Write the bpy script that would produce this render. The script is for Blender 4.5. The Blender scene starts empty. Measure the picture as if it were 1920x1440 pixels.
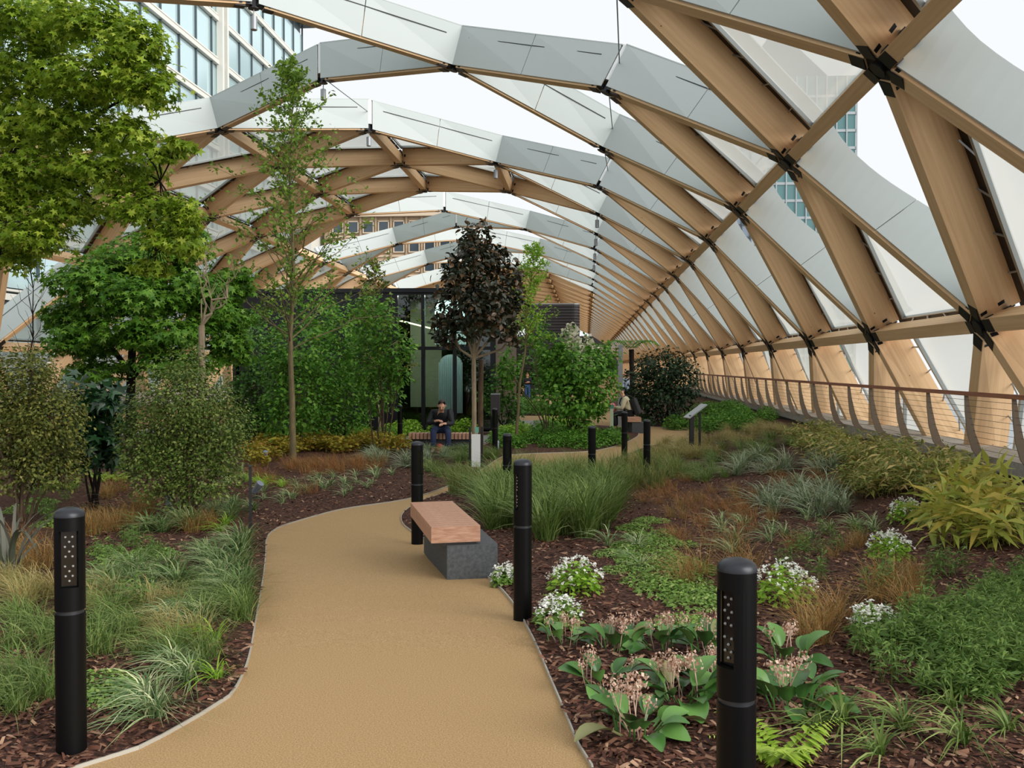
import bpy, bmesh, math, random
import numpy as np
from mathutils import Vector, Matrix, noise as mnoise
from mathutils.geometry import delaunay_2d_cdt, intersect_point_tri_2d

random.seed(7)
RNG = np.random.default_rng(7)
SC = bpy.context.scene
COL = SC.collection

# ------------------------------------------------------------------ camera
EYE = 1.6
FPX = 1750.0
YAW, PITCH = math.radians(4.59), math.radians(-1.10)
FWD = Vector((-math.sin(YAW) * math.cos(PITCH), math.cos(YAW) * math.cos(PITCH), math.sin(PITCH)))
RGT = Vector((math.cos(YAW), math.sin(YAW), 0))
UPV = RGT.cross(FWD)
cam_data = bpy.data.cameras.new('camera')
cam_data.sensor_width = 36.0
cam_data.lens = FPX / 1920.0 * 36.0
cam_data.clip_end = 2000
cam = bpy.data.objects.new('camera', cam_data)
COL.objects.link(cam)
cam.matrix_world = Matrix(((RGT.x, UPV.x, -FWD.x, 0), (RGT.y, UPV.y, -FWD.y, 0), (RGT.z, UPV.z, -FWD.z, EYE), (0, 0, 0, 1)))
SC.camera = cam

# ------------------------------------------------------------------ sky, sun, exposure
world = bpy.data.worlds.new('overcast_sky')
SC.world = world
world.use_nodes = True
bg = world.node_tree.nodes['Background']
bg.inputs[0].default_value = (0.95, 0.98, 1.0, 1)
bg.inputs[1].default_value = 1.05
sun_data = bpy.data.lights.new('veiled_sun', 'SUN')
sun_data.energy = 4.2
sun_data.angle = math.radians(50)
sun_data.color = (1.0, 0.97, 0.92)
sun = bpy.data.objects.new('veiled_sun', sun_data)
COL.objects.link(sun)
sun.rotation_euler = Vector((-0.8, 0.45, -0.42)).to_track_quat('-Z', 'Y').to_euler()
vs = SC.view_settings
vs.view_transform = 'Standard'
vs.look = 'None'
vs.gamma = 1.0
vs.use_curve_mapping = False
vs.exposure = -0.08


# ------------------------------------------------------------------ helpers
def lin(c):
    return tuple((v / 255 / 12.92) if v / 255 <= 0.04045 else ((v / 255 + 0.055) / 1.055) ** 2.4 for v in c) + (1,)


def smooth(t):
    t = max(0.0, min(1.0, t))
    return t * t * (3 - 2 * t)


def ground(x, y):
    """Height of the garden: it dips gently away from the camera and stays level along the right-hand parapet."""
    z = -0.32 * smooth((y - 5) / 8) - 0.25 * smooth((y - 35) / 30)
    return z * (1 - smooth((x - 2.8) / 2.4))


def ray(px, py):
    return FWD + RGT * ((px - 960) / FPX) - UPV * ((py - 720) / FPX)


def at(px, py, dz=0.0):
    d = ray(px, py)
    z = dz
    x = y = 0
    for _ in range(25):
        t = (z - EYE) / d.z
        x, y = d.x * t, d.y * t
        z = z * 0.4 + 0.6 * (ground(x, y) + dz)
    return Vector((x, y, z))


def pt(px, py, Y):
    d = ray(px, py)
    return d * (Y / d.y) + Vector((0, 0, EYE))


def tag(o, label=None, cat=None, group=None, kind=None):
    if label:
        o['label'] = label
    if cat:
        o['category'] = cat
    if group:
        o['group'] = group
    if kind:
        o['kind'] = kind
    return o


def empty(name, loc=(0, 0, 0), rz=0):
    o = bpy.data.objects.new(name, None)
    COL.objects.link(o)
    o.location = loc
    o.rotation_euler = (0, 0, rz)
    return o


def link(name, me, mat=None, parent=None, loc=None, rot=None):
    o = bpy.data.objects.new(name, me)
    COL.objects.link(o)
    if mat is not None and not me.materials:
        me.materials.append(mat)
    if parent:
        o.parent = parent
    if loc is not None:
        o.location = loc
    if rot is not None:
        o.rotation_euler = rot
    return o


def copy_tree(o, parent=None):
    c = o.copy()
    COL.objects.link(c)
    c.parent = parent
    for ch in o.children:
        copy_tree(ch, c)
    return c


class MB:
    """Collects simple solids into one mesh."""

    def __init__(s):
        s.V, s.F, s.U = [], [], []

    def face(s, idx, uv=None):
        s.F.append(idx)
        s.U.append(uv)

    def hexa(s, p, L=1.0):
        """p: 4 points of one end, then 4 of the other, same order."""
        b = len(s.V)
        s.V += [tuple(q) for q in p]
        w = [(Vector(p[(i + 1) % 4]) - Vector(p[i])).length for i in range(4)]
        acc = 0
        for i in range(4):
            j = (i + 1) % 4
            s.face((b + i, b + j, b + 4 + j, b + 4 + i), [(0, acc), (0, acc + w[i]), (L, acc + w[i]), (L, acc)])
            acc += w[i]
        s.face((b + 3, b + 2, b + 1, b), [(0, 0)] * 4)
        s.face((b + 4, b + 5, b + 6, b + 7), [(0, 0)] * 4)
        return s

    def box(s, c, d, rz=0.0, M=None):
        x, y, z = d[0] / 2, d[1] / 2, d[2] / 2
        P = [(-x, -y, -z), (-x, y, -z), (-x, y, z), (-x, -y, z), (x, -y, -z), (x, y, -z), (x, y, z), (x, -y, z)]
        R = M if M is not None else Matrix.Rotation(rz, 3, 'Z')
        return s.hexa([R @ Vector(p) + Vector(c) for p in P], d[0])

    def tube(s, pts, rad, n=8, cap=True):
        pts = [Vector(p) for p in pts]
        if not isinstance(rad, (list, tuple)):
            rad = [rad] * len(pts)
        b0 = len(s.V)
        ref = None
        for i, p in enumerate(pts):
            t = (pts[min(i + 1, len(pts) - 1)] - pts[max(i - 1, 0)])
            t = t.normalized() if t.length > 1e-9 else Vector((0, 0, 1))
            if ref is None:
                ref = Vector((1, 0, 0)) if abs(t.x) < 0.8 else Vector((0, 1, 0))
            a = t.cross(ref).normalized()
            c = a.cross(t)
            ref = c
            for k in range(n):
                th = 2 * math.pi * k / n
                s.V.append(tuple(p + (a * math.cos(th) + c * math.sin(th)) * rad[i]))
        for i in range(len(pts) - 1):
            for k in range(n):
                k2 = (k + 1) % n
                s.face((b0 + i * n + k, b0 + i * n + k2, b0 + (i + 1) * n + k2, b0 + (i + 1) * n + k))
        if cap:
            s.face(tuple(b0 + k for k in reversed(range(n))))
            s.face(tuple(b0 + (len(pts) - 1) * n + k for k in range(n)))
        return s

    def lathe(s, prof, n=24, c=(0, 0, 0)):
        b0 = len(s.V)
        for r, z in prof:
            for k in range(n):
                th = 2 * math.pi * k / n
                s.V.append((c[0] + r * math.cos(th), c[1] + r * math.sin(th), c[2] + z))
        for i in range(len(prof) - 1):
            for k in range(n):
                k2 = (k + 1) % n
                s.face((b0 + i * n + k, b0 + i * n + k2, b0 + (i + 1) * n + k2, b0 + (i + 1) * n + k))
        s.face(tuple(b0 + k for k in reversed(range(n))))
        s.face(tuple(b0 + (len(prof) - 1) * n + k for k in range(n)))
        return s

    def mesh(s, name, smooth_=False):
        me = bpy.data.meshes.new(name)
        me.from_pydata(s.V, [], s.F)
        if any(u is not None for u in s.U):
            uvl = me.uv_layers.new(name='UVMap')
            li = 0
            for f, u in zip(s.F, s.U):
                for k in range(len(f)):
                    if u is not None:
                        uvl.data[li].uv = u[k]
                    li += 1
        if smooth_:
            me.polygons.foreach_set('use_smooth', [True] * len(me.polygons))
            me.set_sharp_from_angle(angle=math.radians(40))
        return me

    def build(s, name, mat, parent=None, loc=None, smooth_=False):
        return link(name, s.mesh(name, smooth_), mat, parent, loc)


def np_mesh(name, V, F):
    V = np.asarray(V, dtype=np.float32).reshape(-1, 3)
    F = np.asarray(F, dtype=np.int32)
    k = F.shape[1]
    me = bpy.data.meshes.new(name)
    me.vertices.add(len(V))
    me.vertices.foreach_set('co', V.ravel())
    me.loops.add(F.size)
    me.loops.foreach_set('vertex_index', F.ravel())
    me.polygons.add(len(F))
    me.polygons.foreach_set('loop_start', np.arange(0, F.size, k, dtype=np.int32))
    try:
        me.polygons.foreach_set('loop_total', np.full(len(F), k, dtype=np.int32))
    except Exception:
        pass
    me.update(calc_edges=True)
    return me


# ------------------------------------------------------------------ materials
def new_mat(name):
    m = bpy.data.materials.new(name)
    m.use_nodes = True
    nt = m.node_tree
    return m, nt, nt.nodes['Principled BSDF'], nt.nodes['Material Output']


def plain(name, c, rough=0.5, metal=0.0, spec=0.5, emit=None, es=0.0):
    m, nt, b, o = new_mat(name)
    b.inputs['Base Color'].default_value = lin(c)
    b.inputs['Roughness'].default_value = rough
    b.inputs['Metallic'].default_value = metal
    b.inputs['Specular IOR Level'].default_value = spec
    if emit:
        b.inputs['Emission Color'].default_value = lin(emit)
        b.inputs['Emission Strength'].default_value = es
    return m


def ramp(nt, src, stops):
    r = nt.nodes.new('ShaderNodeValToRGB')
    e = r.color_ramp.elements
    while len(e) < len(stops):
        e.new(0.5)
    for el, (p, c) in zip(e, stops):
        el.position = p
        el.color = lin(c)
    nt.links.new(src, r.inputs[0])
    return r


def speckle(name, stops, scale, rough=0.8, bump=0.3, coord='Object', mapscale=(1, 1, 1), detail=4, bumpdist=0.02, spec=0.3):
    m, nt, b, o = new_mat(name)
    tc = nt.nodes.new('ShaderNodeTexCoord')
    mp = nt.nodes.new('ShaderNodeMapping')
    mp.inputs['Scale'].default_value = mapscale
    nt.links.new(tc.outputs[coord], mp.inputs[0])
    nz = nt.nodes.new('ShaderNodeTexNoise')
    nz.inputs['Scale'].default_value = scale
    nz.inputs['Detail'].default_value = detail
    nz.inputs['Roughness'].default_value = 0.65
    nt.links.new(mp.outputs[0], nz.inputs['Vector'])
    r = ramp(nt, nz.outputs['Fac'], stops)
    nt.links.new(r.outputs[0], b.inputs['Base Color'])
    b.inputs['Roughness'].default_value = rough
    b.inputs['Specular IOR Level'].default_value = spec
    if bump:
        bp = nt.nodes.new('ShaderNodeBump')
        bp.inputs['Strength'].default_value = bump
        bp.inputs['Distance'].default_value = bumpdist
        nt.links.new(nz.outputs['Fac'], bp.inputs['Height'])
        nt.links.new(bp.outputs[0], b.inputs['Normal'])
    return m


def glulam(name, light, dark, knot):
    """Glued laminated timber: laminations along the beam, fine grain and a few small knots."""
    m, nt, b, o = new_mat(name)
    uv = nt.nodes.new('ShaderNodeUVMap')
    mp = nt.nodes.new('ShaderNodeMapping')
    mp.inputs['Scale'].default_value = (0.5, 18, 1)
    oi = nt.nodes.new('ShaderNodeObjectInfo')
    cb = nt.nodes.new('ShaderNodeCombineXYZ')
    nt.links.new(oi.outputs['Random'], cb.inputs[2])
    sc = nt.nodes.new('ShaderNodeVectorMath')
    sc.operation = 'SCALE'
    sc.inputs['Scale'].default_value = 37
    nt.links.new(cb.outputs[0], sc.inputs[0])
    ad = nt.nodes.new('ShaderNodeVectorMath')
    nt.links.new(uv.outputs[0], mp.inputs[0])
    nt.links.new(mp.outputs[0], ad.inputs[0])
    nt.links.new(sc.outputs[0], ad.inputs[1])
    n1 = nt.nodes.new('ShaderNodeTexNoise')
    n1.inputs['Scale'].default_value = 1.0
    n1.inputs['Detail'].default_value = 5
    nt.links.new(ad.outputs[0], n1.inputs['Vector'])
    r = ramp(nt, n1.outputs['Fac'], [(0.3, dark), (0.7, light)])
    vo = nt.nodes.new('ShaderNodeTexVoronoi')
    vo.inputs['Scale'].default_value = 1.0
    mp2 = nt.nodes.new('ShaderNodeMapping')
    mp2.inputs['Scale'].default_value = (2.2, 3.4, 1)
    nt.links.new(uv.outputs[0], mp2.inputs[0])
    ad2 = nt.nodes.new('ShaderNodeVectorMath')
    nt.links.new(mp2.outputs[0], ad2.inputs[0])
    nt.links.new(sc.outputs[0], ad2.inputs[1])
    nt.links.new(ad2.outputs[0], vo.inputs['Vector'])
    lt = nt.nodes.new('ShaderNodeMath')
    lt.operation = 'LESS_THAN'
    lt.inputs[1].default_value = 0.045
    nt.links.new(vo.outputs['Distance'], lt.inputs[0])
    mx = nt.nodes.new('ShaderNodeMixRGB')
    nt.links.new(lt.outputs[0], mx.inputs[0])
    nt.links.new(r.outputs[0], mx.inputs[1])
    mx.inputs[2].default_value = lin(knot)
    nt.links.new(mx.outputs[0], b.inputs['Base Color'])
    b.inputs['Roughness'].default_value = 0.55
    b.inputs['Specular IOR Level'].default_value = 0.25
    return m


def leafmat(name, cols, rough=0.5, trans=0.25, spec=0.3):
    m, nt, b, o = new_mat(name)
    g = nt.nodes.new('ShaderNodeNewGeometry')
    k = 1.17 if ('blade' in name or 'bamboo' in name or 'mat' in name or 'feather' in name or 'yellow' in name) else (1.0 if ('petal' in name or 'flower' in name or 'chip' in name) else 1.13)
    cols = [tuple(min(250, v * k) for v in c) for c in cols]
    n = len(cols)
    r = ramp(nt, g.outputs['Random Per Island'], [((i + 0.5) / n if n > 1 else 0, c) for i, c in enumerate(cols)])
    nt.links.new(r.outputs[0], b.inputs['Base Color'])
    b.inputs['Roughness'].default_value = rough
    b.inputs['Specular IOR Level'].default_value = spec
    if trans:
        t = nt.nodes.new('ShaderNodeBsdfTranslucent')
        nt.links.new(r.outputs[0], t.inputs[0])
        mx = nt.nodes.new('ShaderNodeMixShader')
        mx.inputs[0].default_value = trans
        nt.links.new(b.outputs[0], mx.inputs[1])
        nt.links.new(t.outputs[0], mx.inputs[2])
        nt.links.new(mx.outputs[0], o.inputs[0])
    return m


def film_mat(name, tint, clear, glow):
    """Printed foil cushion: mostly scattering, partly see-through."""
    m, nt, b, o = new_mat(name)
    tr = nt.nodes.new('ShaderNodeBsdfTransparent')
    tr.inputs[0].default_value = lin(tint)
    tl = nt.nodes.new('ShaderNodeBsdfTranslucent')
    tl.inputs[0].default_value = lin(glow)
    gl = nt.nodes.new('ShaderNodeBsdfGlossy')
    gl.inputs[0].default_value = lin((235, 238, 242))
    gl.inputs['Roughness'].default_value = 0.18
    m1 = nt.nodes.new('ShaderNodeMixShader')
    m1.inputs[0].default_value = clear
    nt.links.new(tl.outputs[0], m1.inputs[1])
    nt.links.new(tr.outputs[0], m1.inputs[2])
    m2 = nt.nodes.new('ShaderNodeMixShader')
    m2.inputs[0].default_value = 0.1
    nt.links.new(m1.outputs[0], m2.inputs[1])
    nt.links.new(gl.outputs[0], m2.inputs[2])
    nt.links.new(m2.outputs[0], o.inputs[0])
    return m


def glass_mat(name, tint, refl, clear=True):
    m, nt, b, o = new_mat(name)
    tr = nt.nodes.new('ShaderNodeBsdfTransparent')
    tr.inputs[0].default_value = lin(tint)
    gl = nt.nodes.new('ShaderNodeBsdfGlossy')
    gl.inputs['Roughness'].default_value = 0.02
    lw = nt.nodes.new('ShaderNodeFresnel')
    lw.inputs[0].default_value = 1.5
    ma = nt.nodes.new('ShaderNodeMath')
    ma.operation = 'ADD'
    ma.inputs[1].default_value = refl
    nt.links.new(lw.outputs[0], ma.inputs[0])
    mx = nt.nodes.new('ShaderNodeMixShader')
    nt.links.new(ma.outputs[0], mx.inputs[0])
    nt.links.new(tr.outputs[0], mx.inputs[1])
    nt.links.new(gl.outputs[0], mx.inputs[2])
    nt.links.new(mx.outputs[0], o.inputs[0])
    return m


M = {}
M['glulam'] = glulam('glulam_spruce', (234, 199, 158), (216, 178, 136), (140, 90, 60))
M['clad'] = plain('white_cladding', (177, 185, 184), 0.42, 0.0, 0.4)
M['seam'] = plain('dark_seam', (40, 42, 44), 0.7)
M['steel_black'] = plain('black_node_steel', (34, 34, 38), 0.45, 0.3)
M['film'] = film_mat('foil_cushion', (206, 208, 206), 0.40, (186, 186, 180))
M['gutter'] = plain('dark_gutter', (34, 25, 22), 0.6)
M['alu'] = plain('aluminium_frame', (165, 170, 172), 0.4, 0.6)
M['white_alu'] = plain('white_fin', (232, 234, 234), 0.4)
M['path'] = speckle('resin_gravel', [(0.28, (100, 78, 53)), (0.42, (159, 128, 87)), (0.58, (179, 148, 105)), (0.75, (208, 182, 144))], 150, 0.85, 0.25, bumpdist=0.004)
M['pave'] = speckle('grey_paving', [(0.3, (120, 120, 118)), (0.7, (160, 160, 156))], 30, 0.8, 0.05)
M['mulch'] = speckle('bark_mulch', [(0.34, (22, 13, 10)), (0.48, (66, 40, 31)), (0.58, (98, 62, 47)), (0.72, (158, 120, 96))], 30, 0.9, 1.0, mapscale=(1, 1.7, 1), bumpdist=0.03)
M['chip'] = leafmat('bark_chip', [(52, 30, 24), (84, 52, 40), (108, 70, 54), (70, 40, 32), (136, 98, 76), (92, 56, 44), (170, 136, 110)], 0.8, 0.0)
M['edging'] = plain('steel_edging', (190, 186, 176), 0.5, 0.4)
M['bollard'] = plain('black_bollard', (9, 9, 10), 0.45, 0.0, 0.15)
M['bollard_cap'] = plain('bollard_cap', (44, 46, 52), 0.38, 0.3)
M['lens'] = plain('clear_lens_panel', (20, 20, 20), 0.12, 0.0, 0.6)
M['led'] = plain('led_lens', (150, 150, 146), 0.2, 0.3)
M['brass'] = plain('warm_reflector', (196, 170, 118), 0.35, 0.3)
M['ring'] = plain('bollard_ring', (58, 60, 64), 0.4, 0.5)
M['hardwood'] = speckle('bench_hardwood', [(0.3, (160, 114, 90)), (0.7, (206, 164, 138))], 9, 0.6, 0.08, mapscale=(1, 9, 9))
M['basalt'] = speckle('grey_stone', [(0.3, (66, 69, 72)), (0.7, (92, 95, 98))], 40, 0.7, 0.1)
M['handrail'] = speckle('oiled_handrail', [(0.3, (118, 66, 44)), (0.7, (160, 98, 68))], 6, 0.4, 0.0, mapscale=(9, 0.5, 9))
M['fin_post'] = plain('bronze_post', (128, 112, 96), 0.6, 0.1)
M['cable'] = plain('rail_cable', (92, 84, 78), 0.4, 0.6)
M['concrete'] = speckle('pale_concrete', [(0.3, (152, 146, 138)), (0.7, (184, 177, 168))], 14, 0.8, 0.05)
M['black'] = plain('black_membrane', (22, 23, 25), 0.6)
M['blackwall'] = plain('black_metal_wall', (24, 24, 30), 0.35, 0.2)
M['glass'] = glass_mat('pavilion_glass', (214, 226, 224), 0.03)
M['curtain'] = plain('pale_teal_curtain', (196, 218, 220), 0.7)
M['pale_wall'] = plain('pale_green_wall', (176, 184, 150), 0.8)
M['dark_in'] = plain('dark_interior', (40, 40, 40), 0.8)
M['lamp_glow'] = plain('lamp_tube', (255, 240, 210), 0.5, emit=(255, 235, 200), es=3.0)
M['tower_glass'] = plain('tower_glass', (196, 220, 224), 0.1, 0.45, 0.8)
M['tower_band'] = plain('tower_spandrel', (206, 204, 196), 0.5)
M['mullion'] = plain('tower_mullion', (78, 88, 92), 0.5, 0.4)
M['teal_glass'] = plain('teal_tower_glass', (96, 134, 134), 0.15, 0.4, 0.8)
M['stone'] = speckle('tan_stone', [(0.3, (150, 128, 104)), (0.7, (178, 156, 130))], 0.7, 0.85, 0.0)
M['stone_trim'] = plain('pale_stone_trim', (204, 184, 160), 0.8)
M['winglass'] = plain('dark_window', (62, 74, 82), 0.15, 0.2, 0.8)
M['hazy_tower'] = plain('grey_tower', (120, 132, 146), 0.5)
M['louvre'] = plain('dark_louvre', (62, 58, 60), 0.5, 0.3)
M['dock'] = plain('dock_ground', (150, 155, 158), 0.6)
M['lamp_grey'] = plain('grey_lamp_body', (150, 154, 158), 0.45, 0.4)
M['spot'] = plain('spotlight_grey', (128, 134, 146), 0.4, 0.3)
M['dark_post'] = plain('dark_post', (28, 28, 30), 0.45)
M['bark'] = speckle('brown_bark', [(0.3, (58, 44, 34)), (0.7, (104, 86, 66))], 18, 0.9, 0.4, mapscale=(1, 1, 0.25))
M['bark_green'] = speckle('grey_green_bark', [(0.3, (92, 82, 58)), (0.7, (134, 120, 88))], 18, 0.9, 0.3, mapscale=(1, 1, 0.25))
M['bark_pale'] = speckle('pale_bark', [(0.3, (122, 108, 88)), (0.7, (164, 148, 122))], 18, 0.9, 0.3, mapscale=(1, 1, 0.25))
M['bark_dark'] = speckle('dark_bark', [(0.3, (22, 18, 16)), (0.7, (44, 36, 30))], 18, 0.9, 0.3)
L = {}
L['maple'] = leafmat('maple_leaf', [(86, 112, 26), (116, 142, 36), (142, 164, 52), (98, 126, 30), (160, 174, 64)], trans=0.4)
L['maple2'] = leafmat('green_maple_leaf', [(56, 94, 24), (76, 118, 32), (94, 134, 40), (64, 104, 26), (108, 142, 50)], trans=0.35)
L['olive'] = leafmat('olive_leaf', [(70, 82, 34), (92, 100, 44), (112, 114, 50), (62, 76, 32), (130, 128, 64)], trans=0.2)
L['box'] = leafmat('small_green_leaf', [(60, 82, 32), (82, 102, 42), (102, 118, 52), (70, 92, 36), (124, 134, 68)], trans=0.2)
L['fatsia'] = leafmat('glossy_dark_leaf', [(22, 50, 28), (34, 66, 36), (44, 78, 44)], 0.25, 0.1, 0.6)
L['slender'] = leafmat('fresh_green_leaf', [(88, 118, 40), (108, 138, 48), (126, 148, 60), (74, 104, 34)], trans=0.35)
L['woodland'] = leafmat('woodland_leaf', [(54, 98, 28), (78, 124, 38), (98, 142, 48), (64, 110, 32), (116, 154, 62)], trans=0.3)
L['woodland_deep'] = leafmat('deep_woodland_leaf', [(44, 80, 28), (62, 100, 36), (78, 116, 44)], trans=0.25)
L['magnolia'] = leafmat('magnolia_leaf', [(30, 38, 26), (40, 50, 32), (58, 54, 38), (92, 66, 42), (34, 44, 28)], 0.3, 0.05, 0.5)
L['yew'] = leafmat('dark_evergreen_leaf', [(30, 48, 30), (40, 62, 36), (50, 72, 42)], trans=0.1)
L['lime'] = leafmat('lime_leaf', [(110, 150, 40), (134, 172, 56), (150, 180, 70)], trans=0.35)
L['ivory'] = leafmat('ivory_petal', [(226, 220, 196), (240, 234, 214), (210, 206, 176)], trans=0.3)
L['white'] = leafmat('white_petal', [(240, 240, 234), (250, 250, 246), (226, 226, 216)], trans=0.2)
L['pink'] = leafmat('pink_flower', [(214, 178, 158), (190, 146, 124), (228, 204, 184), (160, 116, 92)], trans=0.2)
L['grass'] = leafmat('green_blade', [(66, 90, 40), (88, 110, 50), (108, 126, 64), (76, 98, 44), (134, 146, 88)], 0.5, 0.25)
L['grass_seed'] = leafmat('seed_head_blade', [(86, 112, 50), (120, 132, 70), (154, 142, 94), (72, 104, 42)], 0.6, 0.25)
L['sedge'] = leafmat('striped_sedge_blade', [(78, 104, 62), (110, 132, 84), (150, 162, 116), (62, 90, 52), (184, 186, 146)], 0.5, 0.2)
L['blue'] = leafmat('dark_green_blade', [(54, 80, 40), (72, 98, 50), (96, 118, 68), (136, 144, 100)], 0.4, 0.2)
L['bronze'] = leafmat('bronze_blade', [(128, 90, 48), (150, 110, 62), (112, 92, 50), (166, 132, 84), (100, 98, 52)], 0.6, 0.2)
L['tan'] = leafmat('tan_blade', [(150, 132, 84), (128, 124, 72), (170, 152, 104), (104, 112, 60)], 0.6, 0.2)
L['silver'] = leafmat('silver_blade', [(112, 126, 98), (140, 152, 124), (88, 106, 76), (168, 174, 148), (100, 112, 72)], 0.45, 0.2)
L['bamboo'] = leafmat('dwarf_bamboo_leaf', [(98, 116, 50), (120, 132, 60), (158, 150, 84), (80, 102, 44), (186, 164, 108), (140, 118, 70)], 0.5, 0.25)
L['sasa'] = leafmat('yellow_bamboo_leaf', [(140, 150, 66), (166, 162, 76), (116, 136, 58), (180, 160, 74), (124, 122, 54)], 0.5, 0.3)
L['feather'] = leafmat('feathery_leaf', [(76, 104, 46), (94, 120, 56), (110, 132, 68), (66, 92, 40)], 0.6, 0.3)
L['mat'] = leafmat('mat_leaf', [(100, 132, 58), (122, 150, 72), (88, 118, 52), (142, 160, 90)], 0.6, 0.25)
L['fern'] = leafmat('fern_leaf', [(150, 176, 66), (168, 190, 84), (134, 164, 56)], 0.5, 0.35)
L['bergenia'] = leafmat('bergenia_leaf', [(58, 108, 50), (76, 128, 60), (92, 140, 72)], 0.3, 0.15, 0.5)
L['flax'] = leafmat('flax_blade', [(86, 84, 74), (104, 102, 92), (74, 78, 64)], 0.4, 0.1)
L['yellow'] = leafmat('yellow_bronze_leaf', [(140, 132, 46), (160, 142, 56), (120, 122, 44), (150, 112, 52)], 0.6, 0.25)
L['rust'] = leafmat('rust_blade', [(136, 88, 50), (154, 106, 62), (116, 80, 46), (132, 110, 62)], 0.6, 0.2)

# ------------------------------------------------------------------ ground, path and planting beds
def poly_px(pts):
    out = []
    for p in pts:
        if len(p) == 3:
            out.append((p[0], p[1]))
        else:
            v = at(*p)
            out.append((v.x, v.y))
    return out


def refine(poly, step=0.25, closed=True):
    """Catmull-Rom resampling of a polyline."""
    n = len(poly)
    out = []
    for i in range(n if closed else n - 1):
        p0, p1, p2, p3 = (Vector(poly[(i + k) % n] if closed else poly[max(0, min(n - 1, i + k))]) for k in (-1, 0, 1, 2))
        m = max(1, min(24, int((p2 - p1).length / step)))
        for j in range(m):
            t = j / m
            q = 0.5 * ((2 * p1) + (p2 - p0) * t + (2 * p0 - 5 * p1 + 4 * p2 - p3) * t * t + (3 * p1 - p0 - 3 * p2 + p3) * t ** 3)
            out.append((q.x, q.y))
    return out


W = 'w'
right_curve = [(0.35, -1.5, W), (0.22, 1.0, W), (0.1, 2.6, W), (1110, 1440), (1085, 1400), (1058, 1335), (1030, 1270), (1000, 1200), (960, 1130), (920, 1088),
               (875, 1058), (845, 1040), (800, 1014), (770, 996), (754, 980), (757, 962), (790, 940), (850, 922), (940, 900), (1040, 890), (1110, 886), (1170, 882), (1186, 874),
               (1168, 866), (1150, 862), (1180, 850), (1215, 838), (1262, 828), (1300, 818), (1296, 809), (1250, 803), (1205, 798), (1170, 790)]
right_poly = refine(poly_px(right_curve), 0.25, False) + [(1.0, 38.0), (1.4, 60.0), (5.9, 60.0), (5.9, -1.5)]
left_curve = [(-1.9, -1.5, W), (-2.6, 1.0, W), (-2.55, 2.6, W), (150, 1440), (260, 1405), (380, 1340), (430, 1308), (456, 1265), (470, 1220), (482, 1150), (494, 1080), (498, 1040), (500, 1012), (513, 996), (545, 982),
              (640, 956), (770, 935), (850, 908), (905, 880), (945, 856), (1000, 851), (1100, 847), (1150, 838), (1180, 827), (1197, 816), (1190, 808), (1160, 801),
              (1090, 797), (1010, 800), (950, 815), (915, 832), (880, 842), (820, 842), (780, 832), (700, 812), (640, 806), (560, 803)]
left_poly = refine(poly_px(left_curve), 0.25, False) + [(-13.0, 24.0), (-19.5, 27.0), (-19.5, -1.5)]
front_poly = refine([(-5.75, 25.55), (-2.95, 25.55), (-2.85, 26.82), (-5.85, 26.82)], .4)
far_poly = refine([(-4.2, 37.4), (0.3, 36.8), (0.7, 46.0), (-1.5, 47.5), (-4.2, 45.5)], .8)
end_poly = refine([(-6.2, 60.6), (-2.4, 60.6), (-2.2, 65.6), (-6.2, 65.6)], .8)
BEDS = [right_poly, left_poly, front_poly, far_poly, end_poly]


def inside(poly, x, y):
    c = False
    n = len(poly)
    j = n - 1
    for i in range(n):
        xi, yi = poly[i]
        xj, yj = poly[j]
        if (yi > y) != (yj > y) and x < (xj - xi) * (y - yi) / (yj - yi) + xi:
            c = not c
        j = i
    return c


def edge_dist(poly, x, y):
    a = np.array(poly)
    return float(np.min(np.hypot(a[:, 0] - x, a[:, 1] - y)))


def bed_height(poly, x, y):
    d = min(1.0, edge_dist(poly, x, y) / 0.5)
    return ground(x, y) + 0.012 + d * (0.035 + 0.035 * mnoise.noise(Vector((x * 0.9, y * 0.9, 3.0))))


def bed(name, poly, label):
    pts = list(poly)
    nb = len(pts)
    edges = [(i, (i + 1) % nb) for i in range(nb)]
    xs = [p[0] for p in poly]
    ys = [p[1] for p in poly]
    y = min(ys)
    while y < max(ys):
        st = 0.3 if y < 12 else (0.6 if y < 26 else 2.0)
        x = min(xs)
        while x < max(xs):
            xx, yy = x + random.uniform(-.1, .1) * st, y + random.uniform(-.1, .1) * st
            if inside(poly, xx, yy) and edge_dist(poly, xx, yy) > st * 0.4:
                pts.append((xx, yy))
            x += st
        y += st
    vo, eo, fo = delaunay_2d_cdt([Vector(p) for p in pts], edges, [], 1, 1e-5)[:3]
    mb = MB()
    mb.V = [(v.x, v.y, bed_height(poly, v.x, v.y)) for v in vo]
    mb.F = [tuple(f) for f in fo]
    mb.U = [None] * len(mb.F)
    return tag(mb.build(name, M['mulch'], smooth_=True), label, kind='structure')


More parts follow.
